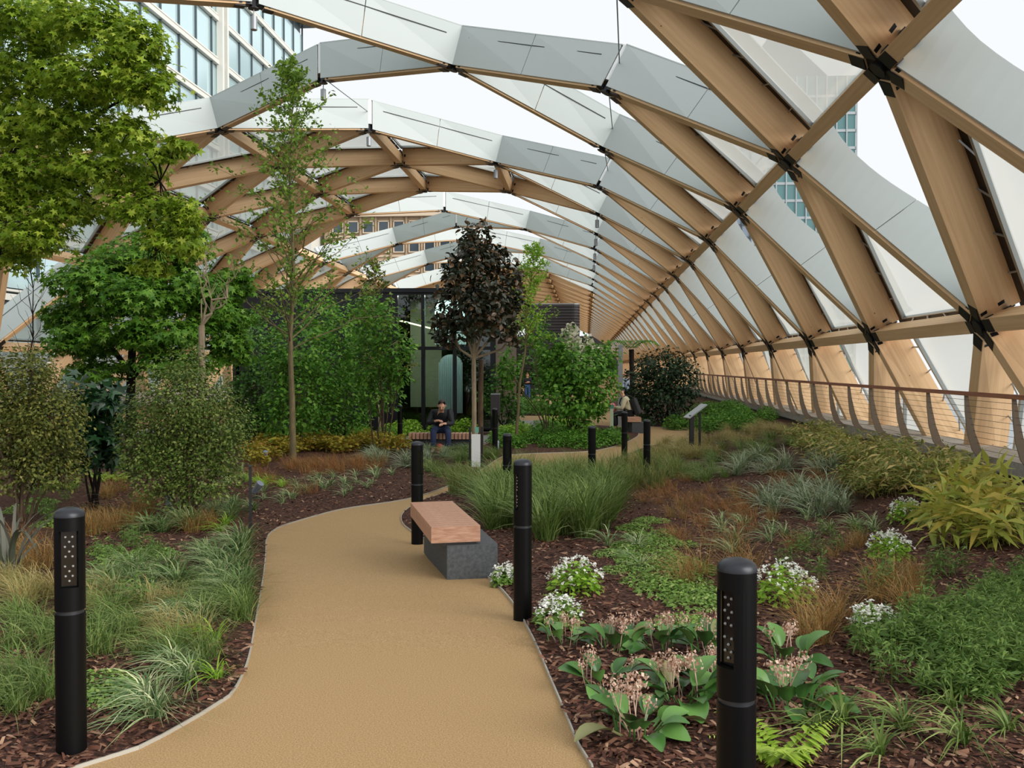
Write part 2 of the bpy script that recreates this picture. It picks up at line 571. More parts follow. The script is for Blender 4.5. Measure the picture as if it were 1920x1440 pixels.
# path: one gently dipping sheet under everything
mb = MB()
ys = [-2 + i * 0.5 for i in range(60)] + [28 + i * 2 for i in range(71)]
xs = [-21 + i * 0.75 for i in range(37)]
for y in ys:
    for x in xs:
        sunk = any(inside(p, x, y) and edge_dist(p, x, y) > .8 for p in BEDS)
        mb.V.append((x, y, ground(x, y) - (.08 if sunk else 0)))
nx = len(xs)
for j in range(len(ys) - 1):
    for i in range(nx - 1):
        mb.face((j * nx + i, j * nx + i + 1, (j + 1) * nx + i + 1, (j + 1) * nx + i))
tag(mb.build('path', M['path'], smooth_=True), 'curving tan resin-bound gravel path through the garden', kind='structure')
bed('planting_bed', right_poly, 'dark bark mulch bed between the tan path and the parapet railing')
bed('planting_bed', left_poly, 'dark bark mulch bed under the trees beside the curving tan path')
bed('planting_bed', front_poly, 'narrow mulch strip along the foot of the pavilion glazing')
bed('planting_bed', far_poly, 'small mulch bed with low shrubs far down the garden')
bed('planting_bed', end_poly, 'mulch bed under the dark shrub behind the standing person')

# thin steel edging along the two curves of the path
for curve, lab in ((right_curve, 'thin pale metal edging along the mulch bed with the bench'), (left_curve, 'thin pale metal edging along the mulch bed under the maples')):
    pl = refine(poly_px(curve), 0.12, False)
    mb = MB()
    for i in range(len(pl) - 1):
        a, b = Vector(pl[i]), Vector(pl[i + 1])
        t = (b - a)
        if t.length < 1e-5:
            continue
        n = Vector((-t.y, t.x)).normalized() * 0.004
        za, zb = ground(*a), ground(*b)
        mb.hexa([(a.x - n.x, a.y - n.y, za - .02), (a.x + n.x, a.y + n.y, za - .02), (a.x + n.x, a.y + n.y, za + .016), (a.x - n.x, a.y - n.y, za + .016),
                 (b.x - n.x, b.y - n.y, zb - .02), (b.x + n.x, b.y + n.y, zb - .02), (b.x + n.x, b.y + n.y, zb + .016), (b.x - n.x, b.y - n.y, zb + .016)])
    tag(mb.build('path_edging', M['edging']), lab, kind='structure')

# grey paving round the pavilion
pv = [at(640, 806), at(780, 833), at(880, 843), at(950, 816), at(1010, 801)]
poly = [(v.x, v.y) for v in pv] + [(-1.2, 31.0), (-2.0, 44.0), (-16.0, 44.0), (-13.0, 25.0)]
mb = MB()
mb.V = [(x, y, ground(x, y) + 0.008) for x, y in poly]
mb.F = [tuple(range(len(poly)))]
mb.U = [None]
tag(mb.build('paving', M['pave']), 'pale grey paving around the black pavilion', kind='structure')

# dock level far below the roof garden
mb = MB()
mb.box((0, 150, -16), (900, 900, 0.5))
tag(mb.build('dock_ground', M['dock']), 'grey dock level far below the roof garden', kind='structure')
# deck slab so that the garden stands on something
mb = MB()
mb.box((-7.1, 82.75, -1.6), (29.5, 173.3, 0.6))
tag(mb.build('deck_slab', M['concrete']), 'concrete deck slab under the roof garden', kind='structure')

# bark chips on the near beds
def chips():
    V, F = [], []
    n = 0
    tmpl = np.array([(-.5, -.16, 0), (.5, -.12, .02), (.42, .15, 0), (-.45, .17, .03), (0, 0, .16)])
    tf = np.array([(0, 1, 4), (1, 2, 4), (2, 3, 4), (3, 0, 4)])
    while n < 46000:
        y = 2.4 + 14.6 * random.random() ** 1.7
        x = random.uniform(-0.46 * y - 1.2, 0.5 * y + 0.8)
        if x > 5.6:
            continue
        poly = None
        for p in BEDS:
            if inside(p, x, y):
                poly = p
                break
        if poly is None or keep_off(x, y):
            continue
        L_ = random.choice((0.02, 0.03, 0.045, 0.06)) * random.uniform(.7, 1.2)
        a, t, r = random.uniform(0, 6.28), random.gauss(0, .3), random.gauss(0, .4)
        R = np.array(Matrix.Rotation(a, 3, 'Z') @ Matrix.Rotation(t, 3, 'Y') @ Matrix.Rotation(r, 3, 'X'))
        V.append((tmpl * L_) @ R.T + np.array((x, y, bed_height(poly, x, y) + 0.006)))
        F.append(tf + 5 * n)
        n += 1
    return np_mesh('bark_chips', np.concatenate(V), np.concatenate(F))


# ------------------------------------------------------------------ timber lattice vault
LINES = [(6.6, -.85), (5.81, 2.19), (3.54, 5.22), (.39, 7.33), (-3.21, 8.72), (-7.14, 9.31), (-11.08, 8.72), (-14.7, 7.35), (-17.82, 5.22), (-20.09, 2.19), (-20.9, -.85)]
BAY, Y0 = 5.3, 0.212
NK = len(LINES)
NRM = []
for k in range(NK):
    a = Vector(LINES[max(0, k - 1)])
    b = Vector(LINES[min(NK - 1, k + 1)])
    t = (b - a).normalized()
    NRM.append(Vector((t.y, 0, -t.x)))     # outward in the xz plane
JMAX = 31
HEX = {(4, j) for j in (1, 3, 5, 8, 10, 12)} | {(6, j) for j in (2, 4, 9, 11, 13)}


def node(k, j):
    x, z = LINES[k]
    return Vector((x, BAY * (j + (0.5 if k % 2 else 0.0) + Y0), z))


def tri_list():
    """All triangles (k, nodes) with kind of base: 'low' = base on line k, 'up' = base on line k+1."""
    T = {}
    for k in range(NK - 1):
        for j in range(0, JMAX):
            if k % 2 == 0:   # line k at j, line k+1 at j+.5
                T[(k, 'low', j)] = ((k, j), (k, j + 1), (k + 1, j))
                T[(k, 'up', j)] = ((k + 1, j), (k + 1, j + 1), (k, j + 1))
            else:            # line k at j+.5, line k+1 at j
                T[(k, 'low', j)] = ((k, j), (k, j + 1), (k + 1, j + 1))
                T[(k, 'up', j)] = ((k + 1, j), (k + 1, j + 1), (k, j))
    return T


TRI = tri_list()
OPEN = set()
for key, nodes in TRI.items():
    k, kind, j = key
    if any(n in HEX for n in nodes):
        OPEN.add(key)
    elif k in (1, 2) and kind == 'up':
        OPEN.add(key)
    elif k == 8 and kind == 'low':
        OPEN.add(key)
EDGE = {}
for key, nodes in TRI.items():
    for a in range(3):
        e = frozenset((nodes[a], nodes[(a + 1) % 3]))
        EDGE.setdefault(e, []).append(key)
extra = set()
for key, nodes in TRI.items():
    if key in OPEN or key[0] not in (3, 4, 5, 6):
        continue
    c = 0
    for a in range(3):
        e = frozenset((nodes[a], nodes[(a + 1) % 3]))
        c += any(t in OPEN for t in EDGE[e] if t != key)
    if c >= 2:
        extra.add(key)
OPEN |= extra

roof = empty('ceiling')
tag(roof, 'arched timber lattice roof with white clad openings and foil cushions', kind='structure')
BW, BD, CD = 0.24, 0.62, 0.98      # beam width, timber depth, cladding depth


def beam_frame(A, B):
    """A, B = (k, j). Returns end points and outward normals and side vector."""
    pa, pb = node(*A), node(*B)
    na, nb = NRM[A[0]], NRM[B[0]]
    d = (pb - pa).normalized()
    sd = d.cross((na + nb).normalized()).normalized()
    return pa, pb, na, nb, d, sd


_cache = {}


def shared(key, maker):
    if key not in _cache:
        _cache[key] = maker()
    return _cache[key]


FAR = {}          # joined far pieces by part name


def add_piece(name, key, maker, mat, origin, far, smooth_=False):
    """maker() -> MB in coordinates relative to origin's node."""
    if far:
        mb = FAR.setdefault((name, mat), MB())
        src = shared(('mb',) + key, maker)
        b = len(mb.V)
        mb.V += [tuple(Vector(v) + origin) for v in src.V]
        mb.F += [tuple(i + b for i in f) for f in src.F]
        mb.U += src.U
        return None
    me = shared(('me',) + key, lambda: shared(('mb',) + key, maker).mesh(name, smooth_))
    return link(name, me, M[mat], roof, origin)


for e, tris in EDGE.items():
    A, B = sorted(e)
    if A in HEX or B in HEX:
        continue
    jj = max(A[1], B[1])
    kk = min(A[0], B[0])
    far = jj > (15 if kk <= 3 else 12)
    nopen = [t in OPEN for t in tris]
    if A[0] == B[0]:      # purlin
        if all(nopen):
            continue
        if A[0] in (0, NK - 1):
            continue

        def mk(A=A, B=B):
            pa, pb, na, nb, d, sd = beam_frame(A, B)
            o = pa.copy()
            mb = MB()
            g = d * 0.2
            h = BW * 0.46
            P = [pa + g - sd * h, pa + g + sd * h, pa + g + sd * h + na * .36, pa + g - sd * h + na * .36,
                 pb - g - sd * h, pb - g + sd * h, pb - g + sd * h + nb * .36, pb - g - sd * h + nb * .36]
            mb.hexa([p - o for p in P], (pb - pa).length)
            return mb
        add_piece('purlin', ('purlin', A[0]), mk, 'glulam', node(*A), far)
        continue

    def mkb(A=A, B=B):
        pa, pb, na, nb, d, sd = beam_frame(A, B)
        o = pa.copy()
        g = d * 0.2
        h = BW / 2
        mb = MB()
        P = [pa + g - sd * h, pa + g + sd * h, pa + g + sd * h + na * BD, pa + g - sd * h + na * BD,
             pb - g - sd * h, pb - g + sd * h, pb - g + sd * h + nb * BD, pb - g - sd * h + nb * BD]
        mb.hexa([p - o for p in P], (pb - pa).length)
        return mb
    dirn = B[1] - A[1]
    add_piece('beam', ('beam', A[0], B[0], dirn), mkb, 'glulam', node(*A), far)
    # cladding on the sides that face an opening
    pa, pb, na, nb, d, sd = beam_frame(A, B)
    sides = []
    for t in tris:
        if t not in OPEN:
            continue
        third = [n for n in TRI[t] if n not in e][0]
        s = 1 if (node(*third) - pa).dot(sd) > 0 else -1
        sides.append(s)
    if len(tris) == 1 and nopen[0]:
        pass
    for s in sides:
        both = len(sides) == 2
        for half in (0, 1):
            def mkc(A=A, B=B, s=s, half=half):
                pa, pb, na, nb, d, sd = beam_frame(A, B)
                o = pa.copy()
                t0, t1 = ((0.015, 0.498) if half == 0 else (0.502, 0.985))
                off = sd * s * (BW / 2 + 0.012)
                th = sd * s * 0.03
                mb = MB()
                ns = 9 if A[0] == 1 else 1
                rings = []
                for i in range(ns + 1):
                    t = t0 + (t1 - t0) * i / ns
                    p = pa.lerp(pb, t)
                    n = na.lerp(nb, t)
                    cd = CD * (1 - .2 * math.exp(-((1 - t - .3) / .3) ** 2)) + .12 * max(0, (t - .8) / .2) ** 2 if A[0] == 1 else CD
                    rings.append([p + off + n * .045, p + off + th + n * .045, p + off + th + n * cd, p + off + n * cd])
                for r0, r1 in zip(rings, rings[1:]):
                    mb.hexa([v - o for v in r0 + r1], 3)
                return mb
            pn = add_piece('cladding_panel', ('clad', A[0], B[0], dirn, s, half), mkc, 'clad', node(*A), far)
            if pn is not None and A[0] >= 2:
                def mks(A=A, B=B, s=s, half=half):
                    pa, pb, na, nb, d, sd = beam_frame(A, B)
                    o = pa.copy()
                    t0, t1 = ((0.09, 0.498) if half == 0 else (0.502, 0.91))
                    off = sd * s * (BW / 2 + 0.0425)
                    th = sd * s * 0.006
                    mb = MB()
                    q = []
                    for t in (t0, t1):
                        p = pa.lerp(pb, t)
                        n = na.lerp(nb, t)
                        q += [p + off + n * (CD - .27), p + off + th + n * (CD - .27), p + off + th + n * (CD - .25), p + off + n * (CD - .25)]
                    mb.hexa([v - o for v in q], 3)
                    return mb
                me = shared(('me', 'slot', A[0], B[0], dirn, s, half), lambda: mks().mesh('slot'))
                sl = link('slot', me, M['seam'], pn)
        # coping along the outer edge
    if sides:
        def mkcap2(A=A, B=B):
            pa, pb, na, nb, d, sd = beam_frame(A, B)
            o = pa.copy()
            mb = MB()
            q = []
            h = BW / 2 + .045
            for p, n in ((pa.lerp(pb, .01), na), (pa.lerp(pb, .99), nb)):
                q += [p - sd * h + n * CD, p + sd * h + n * CD, p + sd * h + n * (CD + .02), p - sd * h + n * (CD + .02)]
            mb.hexa([v - o for v in q], 3)
            return mb
        if A[0] != 1:
            add_piece('coping', ('cap', A[0], B[0], dirn), mkcap2, 'clad', node(*A), far)

# foil cushions with their dark gutters and light frames
for key, nodes in TRI.items():
    if key in OPEN:
        continue
    k, kind, j = key
    far = j > (12 if k <= 3 else 10)
    base = node(*nodes[0])

    PUR = [nodes[i][0] == nodes[(i + 1) % 3][0] for i in range(3)]

    def inset(P, d, pur=PUR):
        """Moves each edge inwards by d; edges along a purlin only a third as far."""
        out = []
        dd = [d * (.32 if q else 1) for q in pur]
        for i in range(3):
            a, b, c = P[i - 1], P[i], P[(i + 1) % 3]
            u, v = (a - b).normalized(), (c - b).normalized()
            s = math.sin(u.angle(v))
            out.append(b + u * (dd[i] / s) + v * (dd[i - 1] / s))
        return out

    def ring(mb, P0, P1, n0, h):
        for i in range(3):
            jn = (i + 1) % 3
            q = [P0[i], P1[i], P1[i] + n0 * h, P0[i] + n0 * h, P0[jn], P1[jn], P1[jn] + n0 * h, P0[jn] + n0 * h]
            mb.hexa(q, 3)

    def corners(nodes=nodes):
        P = [node(*n) + NRM[n[0]] * BD * .98 for n in nodes]
        o = node(*nodes[0])
        P = [p - o for p in P]
        nn = (P[1] - P[0]).cross(P[2] - P[0]).normalized()
        if nn.dot(NRM[nodes[0][0]]) < 0:
            nn = -nn
        return P, nn

    def mkf():
        P, nn = corners()
        Q = inset(P, .42)
        mb = MB()
        N = 8
        idx = {}
        for a in range(N + 1):
            for b in range(N + 1 - a):
                c = N - a - b
                p = (Q[0] * a + Q[1] * b + Q[2] * c) / N
                bul = 27 * a * b * c / N ** 3
                idx[(a, b)] = len(mb.V)
                mb.V.append(tuple(p + nn * (0.02 - .22 * bul ** .7)))
        for a in range(N):
            for b in range(N - a):
                mb.face((idx[(a, b)], idx[(a + 1, b)], idx[(a, b + 1)]))
                if a + b < N - 1:
                    mb.face((idx[(a + 1, b)], idx[(a + 1, b + 1)], idx[(a, b + 1)]))
        return mb
    kd = (k, kind)
    add_piece('foil_cushion', ('film',) + kd, mkf, 'film', base, far, True)

    def mkg():
        P, nn = corners()
        mb = MB()
        ring(mb, inset(P, .08), inset(P, .38), nn, .04)
        return mb
    if k != 0 and k != 9:
        add_piece('gutter', ('gut',) + kd, mkg, 'gutter', base, far)

    def mkr():
        P, nn = corners()
        mb = MB()
        P0, P1 = inset(P, .38), inset(P, .44)
        P0 = [p - nn * .05 for p in P0]
        P1 = [p - nn * .05 for p in P1]
        ring(mb, P0, P1, nn, .08)
        # small brackets that tie the frame to the timber
        a0, a1 = inset(P, .1), inset(P, .4)
        for i in range(3):
            jn = (i + 1) % 3
            for t in (.15, .32, .5, .68, .85):
                p, q = a0[i].lerp(a0[jn], t), a1[i].lerp(a1[jn], t)
                mb.tube([p - nn * .03, q - nn * .03], .016, 4)
        return mb
    add_piece('cushion_frame', ('frm',) + kd, mkr, 'alu', base, far)

# steel node brackets and white node fins
used = {}
for e, tris in EDGE.items():
    A, B = tuple(e)
    if A in HEX or B in HEX:
        continue
    if A[0] == B[0] and all(t in OPEN for t in tris):
        continue
    used.setdefault(A, []).append(B)
    used.setdefault(B, []).append(A)
for nd, nbs in used.items():
    if nd[0] in (0, NK - 1):
        continue
    far = nd[1] > (15 if nd[0] <= 3 else 12)
    p = node(*nd)
    n = NRM[nd[0]]
    dirs = [(node(*b) - p).normalized() for b in sorted(nbs)]
    sig = ('br', nd[0]) + tuple(sorted((b[0] - nd[0], b[1] - nd[1]) for b in nbs))

    def mkn(p=p, n=n, dirs=dirs):
        mb = MB()
        mb.tube([-n * .03, n * .5], .085, 10)
        mb.tube([-n * .05, -n * .03], .12, 10)
        for d in dirs:
            sd = d.cross(n).normalized()
            nn = sd.cross(d).normalized()
            if nn.dot(n) < 0:
                nn = -nn
            for hh in (0.02, 0.3):
                a, b = d * .05 + nn * hh, d * .33 + nn * hh
                P = [a - sd * .09, a + sd * .09, a + sd * .09 + nn * .1, a - sd * .09 + nn * .1, b - sd * .128, b + sd * .128, b + sd * .128 + nn * .1, b - sd * .128 + nn * .1]
                mb.hexa(P, .3)
            a, b = d * .2 - nn * .025, d * .42 - nn * .012
            mb.hexa([a - sd * .1, a + sd * .1, a + sd * .1 + nn * .02, a - sd * .1 + nn * .02, b - sd * .1, b + sd * .1, b + sd * .1 + nn * .02, b - sd * .1 + nn * .02], .3)
        return mb
    add_piece('node_bracket', sig, mkn, 'steel_black', p, far)
    # white fin where clad beams meet
    if any(any(t in OPEN for t in EDGE[frozenset((nd, b))]) for b in nbs) and 2 <= nd[0] <= 7:
        def mkw(n=n):
            mb = MB()
            mb.tube([n * .2, n * (CD + .02)], .15, 8)
            return mb
        add_piece('node_fin', ('fin', nd[0]), mkw, 'white_alu', p, far, True)

for (name, mat), mb in FAR.items():
    o = mb.build(name, M[mat], roof)
    o['kind'] = 'stuff'

# pendant spotlights on the nodes
def pendant(p, ln, label, rr=.075):
    t = empty('pendant_lamp', p)
    MB().tube([(0, 0, 0.02), (0, 0, -ln)], .014, 6).build('rod', M['lamp_grey'], t)
    MB().lathe([(0.03, -ln), (rr, -ln - .02), (rr, -ln - .30), (rr * .85, -ln - .31)], 14).build('housing', M['lamp_grey'], t, smooth_=True)
    tag(t, label, 'lamp', 'grey cylinder lamps under the roof nodes')
    return t


for (k, j) in ((5, 3), (5, 4), (5, 5), (4, 6), (3, 6), (3, 7), (3, 8), (4, 11), (3, 9)):
    pendant(node(k, j) - NRM[k] * .03, .16, 'small grey cylinder lamp hanging under a roof node')
# thin stay cables from the crown nodes
for (A, B) in (((3, 2), (3, 3)), ((3, 3), (3, 4)), ((3, 4), (3, 5)), ((5, 4), (5, 5))):
    a, b = node(*A), node(*B)
    a = a + NRM[A[0]] * .1
    b = b + NRM[B[0]] * .6
    MB().tube([a, b], .012, 5).build('stay_cable', M['steel_black'], roof)

# ------------------------------------------------------------------ parapet: plinth, railing
mb = MB()
mb.box((6.2, 28, .2), (0.9, 64, .2))
tag(mb.build('wall_right', M['concrete']), 'pale concrete plinth under the timber columns', kind='structure')
mb = MB()
mb.box((5.82, 28, -.02), (0.16, 64, .26))
tag(mb.build('baseboard_right', M['black']), 'black upstand along the foot of the concrete plinth', kind='structure')
mb = MB()
mb.box((-20.6, 40, .1), (0.6, 88, .6))
tag(mb.build('wall_left', M['concrete']), 'concrete plinth behind the trees', kind='structure')
mb = MB()
mb.box((-7.1, 169.15, 2.5), (29, .3, 9))
tag(mb.build('wall_back', M['dark_in']), 'dark end wall far down the vault', kind='structure')
rail = empty('railing', (5.4, 14, 0))
tag(rail, 'wooden handrail on bronze posts with thin horizontal cables along the glazed roof edge', 'railing')


def rl(mb, name, mat):
    mb.V = [(v[0] - 5.4, v[1] - 14, v[2]) for v in mb.V]
    return mb.build(name, M[mat], rail)


mb = MB()
mb.hexa([(5.35, 4, 1.18), (5.45, 4, 1.175), (5.46, 4, 1.235), (5.36, 4, 1.24), (5.35, 60, 1.18), (5.45, 60, 1.175), (5.46, 60, 1.235), (5.36, 60, 1.24)], 56)
rl(mb, 'handrail', 'handrail')
pm = None
for i in range(30):
    y = 6.3 + 1.5 * i
    if pm is None:
        m2 = MB()
        prof = [(0, 1.18, .05), (.02, .95, .075), (.07, .65, .11), (.15, .4, .13), (.27, .26, .16)]
        for a, b in zip(prof, prof[1:]):
            m2.hexa([(a[0] - a[2] / 2, -.012, a[1]), (a[0] + a[2] / 2, -.012, a[1]), (a[0] + a[2] / 2, .012, a[1]), (a[0] - a[2] / 2, .012, a[1]),
                     (b[0] - b[2] / 2, -.012, b[1]), (b[0] + b[2] / 2, -.012, b[1]), (b[0] + b[2] / 2, .012, b[1]), (b[0] - b[2] / 2, .012, b[1])], .3)
        pm = m2.mesh('rail_post')
    link('rail_post', pm, M['fin_post'], rail, (0.0, y - 14, 0))
for i in range(10):
    z = 1.12 - .088 * i
    t = (1.18 - z)
    x = 5.4 + .27 * (t / .92) ** 1.8
    rl(MB().tube([(x, 5, z), (x, 52, z)], .0028, 4, False), 'cable', 'cable')

# ------------------------------------------------------------------ bollard lights
bollard_proto = {}


def bollard_parts():
    R, H = .059, 1.02
    P = {}
    P['lower_tube'] = MB().lathe([(R, -.12), (R, .588)], 28).mesh('lower_tube', True)
    P['joint_ring'] = MB().lathe([(R - .006, .588), (R - .006, .604)], 28).mesh('joint_ring', True)
    # head with a window opening on local +x (three sides of the shell plus frame)
    hd = MB()
    hd.lathe([(R, .604), (R, .70), (R - .001, .70)], 28)
    hd.lathe([(R, .93), (R, .985)], 28)
    n = 28
    for k in range(n):
        a0, a1 = 2 * math.pi * k / n, 2 * math.pi * (k + 1) / n
        am = math.atan2(math.sin((a0 + a1) / 2), math.cos((a0 + a1) / 2))
        if abs(am) < .78:
            continue
        q = []
        for z in (.70, .93):
            for a, r in ((a0, R - .012), (a0, R), (a1, R), (a1, R - .012)):
                q.append((r * math.cos(a), r * math.sin(a), z))
        hd.hexa(q, .2)
    P['head'] = hd.mesh('head', True)
    P['cap'] = MB().lathe([(R + .001, .985), (R + .001, .995), (R * .93, 1.006), (R * .7, 1.016), (R * .35, 1.022), (.002, 1.024)], 28).mesh('cap', True)
    P['lens_panel'] = MB().box((.006, 0, .815), (.05, .078, .226)).mesh('lens_panel')
    P['reflector'] = MB().box((.034, .036, .815), (.012, .006, .222)).box((.034, -.036, .815), (.012, .006, .222)).mesh('reflector')
    P['led'] = MB().lathe([(.001, -.004), (.0055, 0), (.004, .004), (.001, .006)], 8).mesh('led', True)
    return P


BP = bollard_parts()


def bollard(p, rz, label, group=None, leds=True):
    t = empty('bollard_light', p, rz)
    tag(t, label, 'bollard', group)
    link('lower_tube', BP['lower_tube'], M['bollard'], t)
    link('joint_ring', BP['joint_ring'], M['ring'], t)
    hd = link('head', BP['head'], M['bollard'], t)
    link('cap', BP['cap'], M['bollard_cap'], t)
    link('lens_panel', BP['lens_panel'], M['lens'], hd)
    link('reflector', BP['reflector'], M['brass'], hd)
    if leds:
        for r in range(5):
            for c in (-1, 1):
                link('led', BP['led'], M['led'], hd, (.033, c * (.013 + .002 * (r % 2)), .905 - .04 * r), (0, math.pi / 2, 0))
        for z in (.885, .845, .765, .725):
            link('led', BP['led'], M['led'], hd, (.033, .001, z), (0, math.pi / 2, 0))
    return t


def bol_px(px, py, dz=1.024):
    v = at(px, py, dz)
    return Vector((v.x, v.y, ground(v.x, v.y)))


bollards = [
    (130, 950, -1.15, 'black bollard light with rows of small lenses beside the maple bed'),
    (1382, 1045, math.pi + .6, 'black bollard light standing among pink bergenia flowers'),
    (980, 860, math.pi + .4, 'black bollard light next to the concrete end of the slatted bench'),
    (782, 827, -.6, 'black bollard light just behind the far end of the slatted bench'),
    (951, 812, -1.2, 'black bollard light at the path edge in front of the dark-leaved tree'),
    (1110, 798, 2.6, 'black bollard light at the end of the tall green grass'),
    (1171, 771, 2.6, 'black bollard light on the small mulch point where the path bends'),
    (1213, 786, 2.6, 'black bollard light among tan grasses where the path bends'),
    (750, 759, -.6, 'black bollard light on the paving beside the bench with the seated man'),
    (928, 765, -.6, 'black bollard light in front of the tall grey lamp head'),
]
for px, py, rz, lab in bollards:
    p = bol_px(px, py)
    bollard(p, rz, lab, leds=(py > 850))

# ------------------------------------------------------------------ benches
def bench(p, rz, label, length=1.36, nslat=15):
    """Local +y runs along the seat, -x faces the path."""
    t = empty('bench', p, rz)
    tag(t, label, 'bench')
    MB().box((.10, 0, .14), (.40, length, .32)).build('stone_base', M['basalt'], t)
    MB().box((-.0, 0, .315), (.26, length - .02, .04)).build('seat_bearer', M['dark_post'], t)
    st = (length + .02) / nslat
    me = MB().box((0, 0, 0), (.385, st - .02, .125)).mesh('slat')
    for i in range(nslat):
        link('slat', me, M['hardwood'], t, (-.03, -length / 2 + st * (i + .5) - .01, .385))
    return t


bn = at(822, 990, .335)
bf = at(765, 946, .335)
d = Vector((bf.x - bn.x, bf.y - bn.y))
rzb = math.atan2(-d.x, d.y)
near = at(862, 978, .45)
mid = near + Vector((d.x, d.y, 0)).normalized() * .68
bench(Vector((mid.x, mid.y, ground(mid.x, mid.y))), rzb, 'slatted hardwood bench on a dark stone block at the path edge', 1.36)
bp = pt(832, 832, 20.4)
bench(Vector((bp.x, bp.y, ground(bp.x, bp.y))), math.pi / 2 + .05, 'slatted bench on the paving with a man sitting on it', 1.5, 18)

# ------------------------------------------------------------------ black pavilion
KY = 27.0
pav = empty('pavilion', (-6, KY, ground(-6, KY)))
tag(pav, 'black flat-roofed pavilion with tall glazed corner behind the trees', 'pavilion')
g0 = ground(-6, KY)


def kb(mb, name, mat, parent=pav):
    if parent is pav:
        mb.V = [(v[0] + 6, v[1] - KY, v[2] - g0) for v in mb.V]
    else:
        mb.V = [(v[0] + 6, v[1] - KY, v[2] - g0) for v in mb.V]
    return mb.build(name, M[mat], parent)


TOPZ = 3.78
for i in range(5):
    x0 = -10.4 + i * .96
    kb(MB().box((x0 + .475, KY + .1, (TOPZ + g0) / 2), (.945, .2, TOPZ - g0)), 'wall_panel', 'blackwall')
kb(MB().box((-10.4, KY + 4, (TOPZ + g0) / 2), (.2, 8, TOPZ - g0)), 'side_wall', 'blackwall')
kb(MB().box((-6.55, KY + 4, TOPZ + .03), (7.9, 8.2, .12)), 'roof', 'blackwall')
kb(MB().box((-6.55, KY + 8, (TOPZ + g0) / 2), (7.7, .2, TOPZ - g0)), 'back_wall', 'dark_in')
kb(MB().box((-6.55, KY + 4, g0 + .03), (7.7, 8, .06)), 'interior_floor', 'dark_in')
for x in (-5.58, -4.78, -3.85, -2.75):
    kb(MB().box((x, KY + .06, (TOPZ + g0) / 2), (.1, .14, TOPZ - g0)), 'mullion', 'blackwall')
for z in (g0 + .06, 2.12, TOPZ - .04):
    kb(MB().box((-4.17, KY + .06, z), (2.84, .12, .1)), 'transom', 'blackwall')
for a, b in ((-5.53, -4.83), (-4.73, -3.9), (-3.8, -2.8)):
    for z0, z1 in ((g0 + .11, 2.07), (2.17, TOPZ - .09)):
        kb(MB().box(((a + b) / 2, KY + .05, (z0 + z1) / 2), (b - a, .02, z1 - z0)), 'pane', 'glass')
kb(MB().box((-2.7, KY + 4, (TOPZ + g0) / 2), (.12, 8, TOPZ - g0)), 'side_wall', 'blackwall')
# arched openings with pleated pale curtains inside
for cx, z0, z1, w in ((-4.1, 2.25, 3.72, .95), (-4.1, g0 + .5, 1.95, .72)):
    mb = MB()
    n = 22
    for i in range(n):
        xa, xb = cx - w / 2 + w * i / n, cx - w / 2 + w * (i + 1) / n
        u = ((i + .5) / n - .5) * 2
        top = z1 - .34 * (1 - math.sqrt(max(0, 1 - u * u)))
        dy = .05 * (i % 2)
        mb.hexa([(xa, KY + .9 + dy, z0), (xa, KY + .94 + dy, z0), (xa, KY + .94 + dy, top), (xa, KY + .9 + dy, top),
                 (xb, KY + .9 + .05 - dy, z0), (xb, KY + .94 + .05 - dy, z0), (xb, KY + .94 + .05 - dy, top), (xb, KY + .9 + .05 - dy, top)])
    kb(mb, 'curtain', 'curtain')
kb(MB().tube([(-5.75, KY + .7, 3.0), (-4.75, KY + 1.6, 2.75)], .025, 6), 'light_tube', 'lamp_glow')
kb(MB().box((-5.1, KY + 2.4, 2.0), (1.0, .1, 3.4)), 'inner_wall', 'pale_wall')
ld = bpy.data.lights.new('pavilion_fill_light', 'AREA')  # added fill light, brightens the curtain fronts and the room behind the glass
ld.energy = 120
ld.shape = 'RECTANGLE'
ld.size = 2.4
ld.size_y = .4
ld.color = (1.0, 0.95, 0.84)
lo = bpy.data.objects.new('pavilion_fill_light', ld)
COL.objects.link(lo)
lo.location = (-4.3, KY + .42, 3.68)

# dark louvred plant enclosure further down the garden
LVY = 72.0
lv = pt(1036, 640, LVY)
lb = empty('louvred_enclosure', (lv.x, LVY, ground(lv.x, LVY)))
tag(lb, 'dark louvred plant enclosure with rounded corners under the far roof', 'enclosure')
hz = pt(1036, 570, LVY - 1.5).z - ground(lv.x, LVY)
wl = 4.15


def rrect(w, d, r, n=5):
    out = []
    for cx, cy, a0 in ((w / 2 - r, d / 2 - r, 0), (-w / 2 + r, d / 2 - r, 90), (-w / 2 + r, -d / 2 + r, 180), (w / 2 - r, -d / 2 + r, 270)):
        for i in range(n + 1):
            a = math.radians(a0 + 90 * i / n)
            out.append((cx + r * math.cos(a), cy + r * math.sin(a)))
    return out


def prism(poly, z0, z1):
    mb = MB()
    n = len(poly)
    mb.V = [(x, y, z0) for x, y in poly] + [(x, y, z1) for x, y in poly]
    for i in range(n):
        j = (i + 1) % n
        mb.face((i, j, n + j, n + i))
    mb.face(tuple(reversed(range(n))))
    mb.face(tuple(range(n, 2 * n)))
    return mb


prism(rrect(wl - .14, 2.9, .5), 0, hz - .03).build('core', M['black'], lb)
lm = prism(rrect(wl, 3.0, .55), 0, .15).mesh('louvre_blade')
nl = int(hz / .22)
for i in range(nl):
    link('louvre_blade', lm, M['louvre'], lb, (0, 0, .02 + i * hz / nl))
prism(rrect(wl + .04, 3.04, .55), hz - .03, hz + .05).build('top_rim', M['alu'], lb)

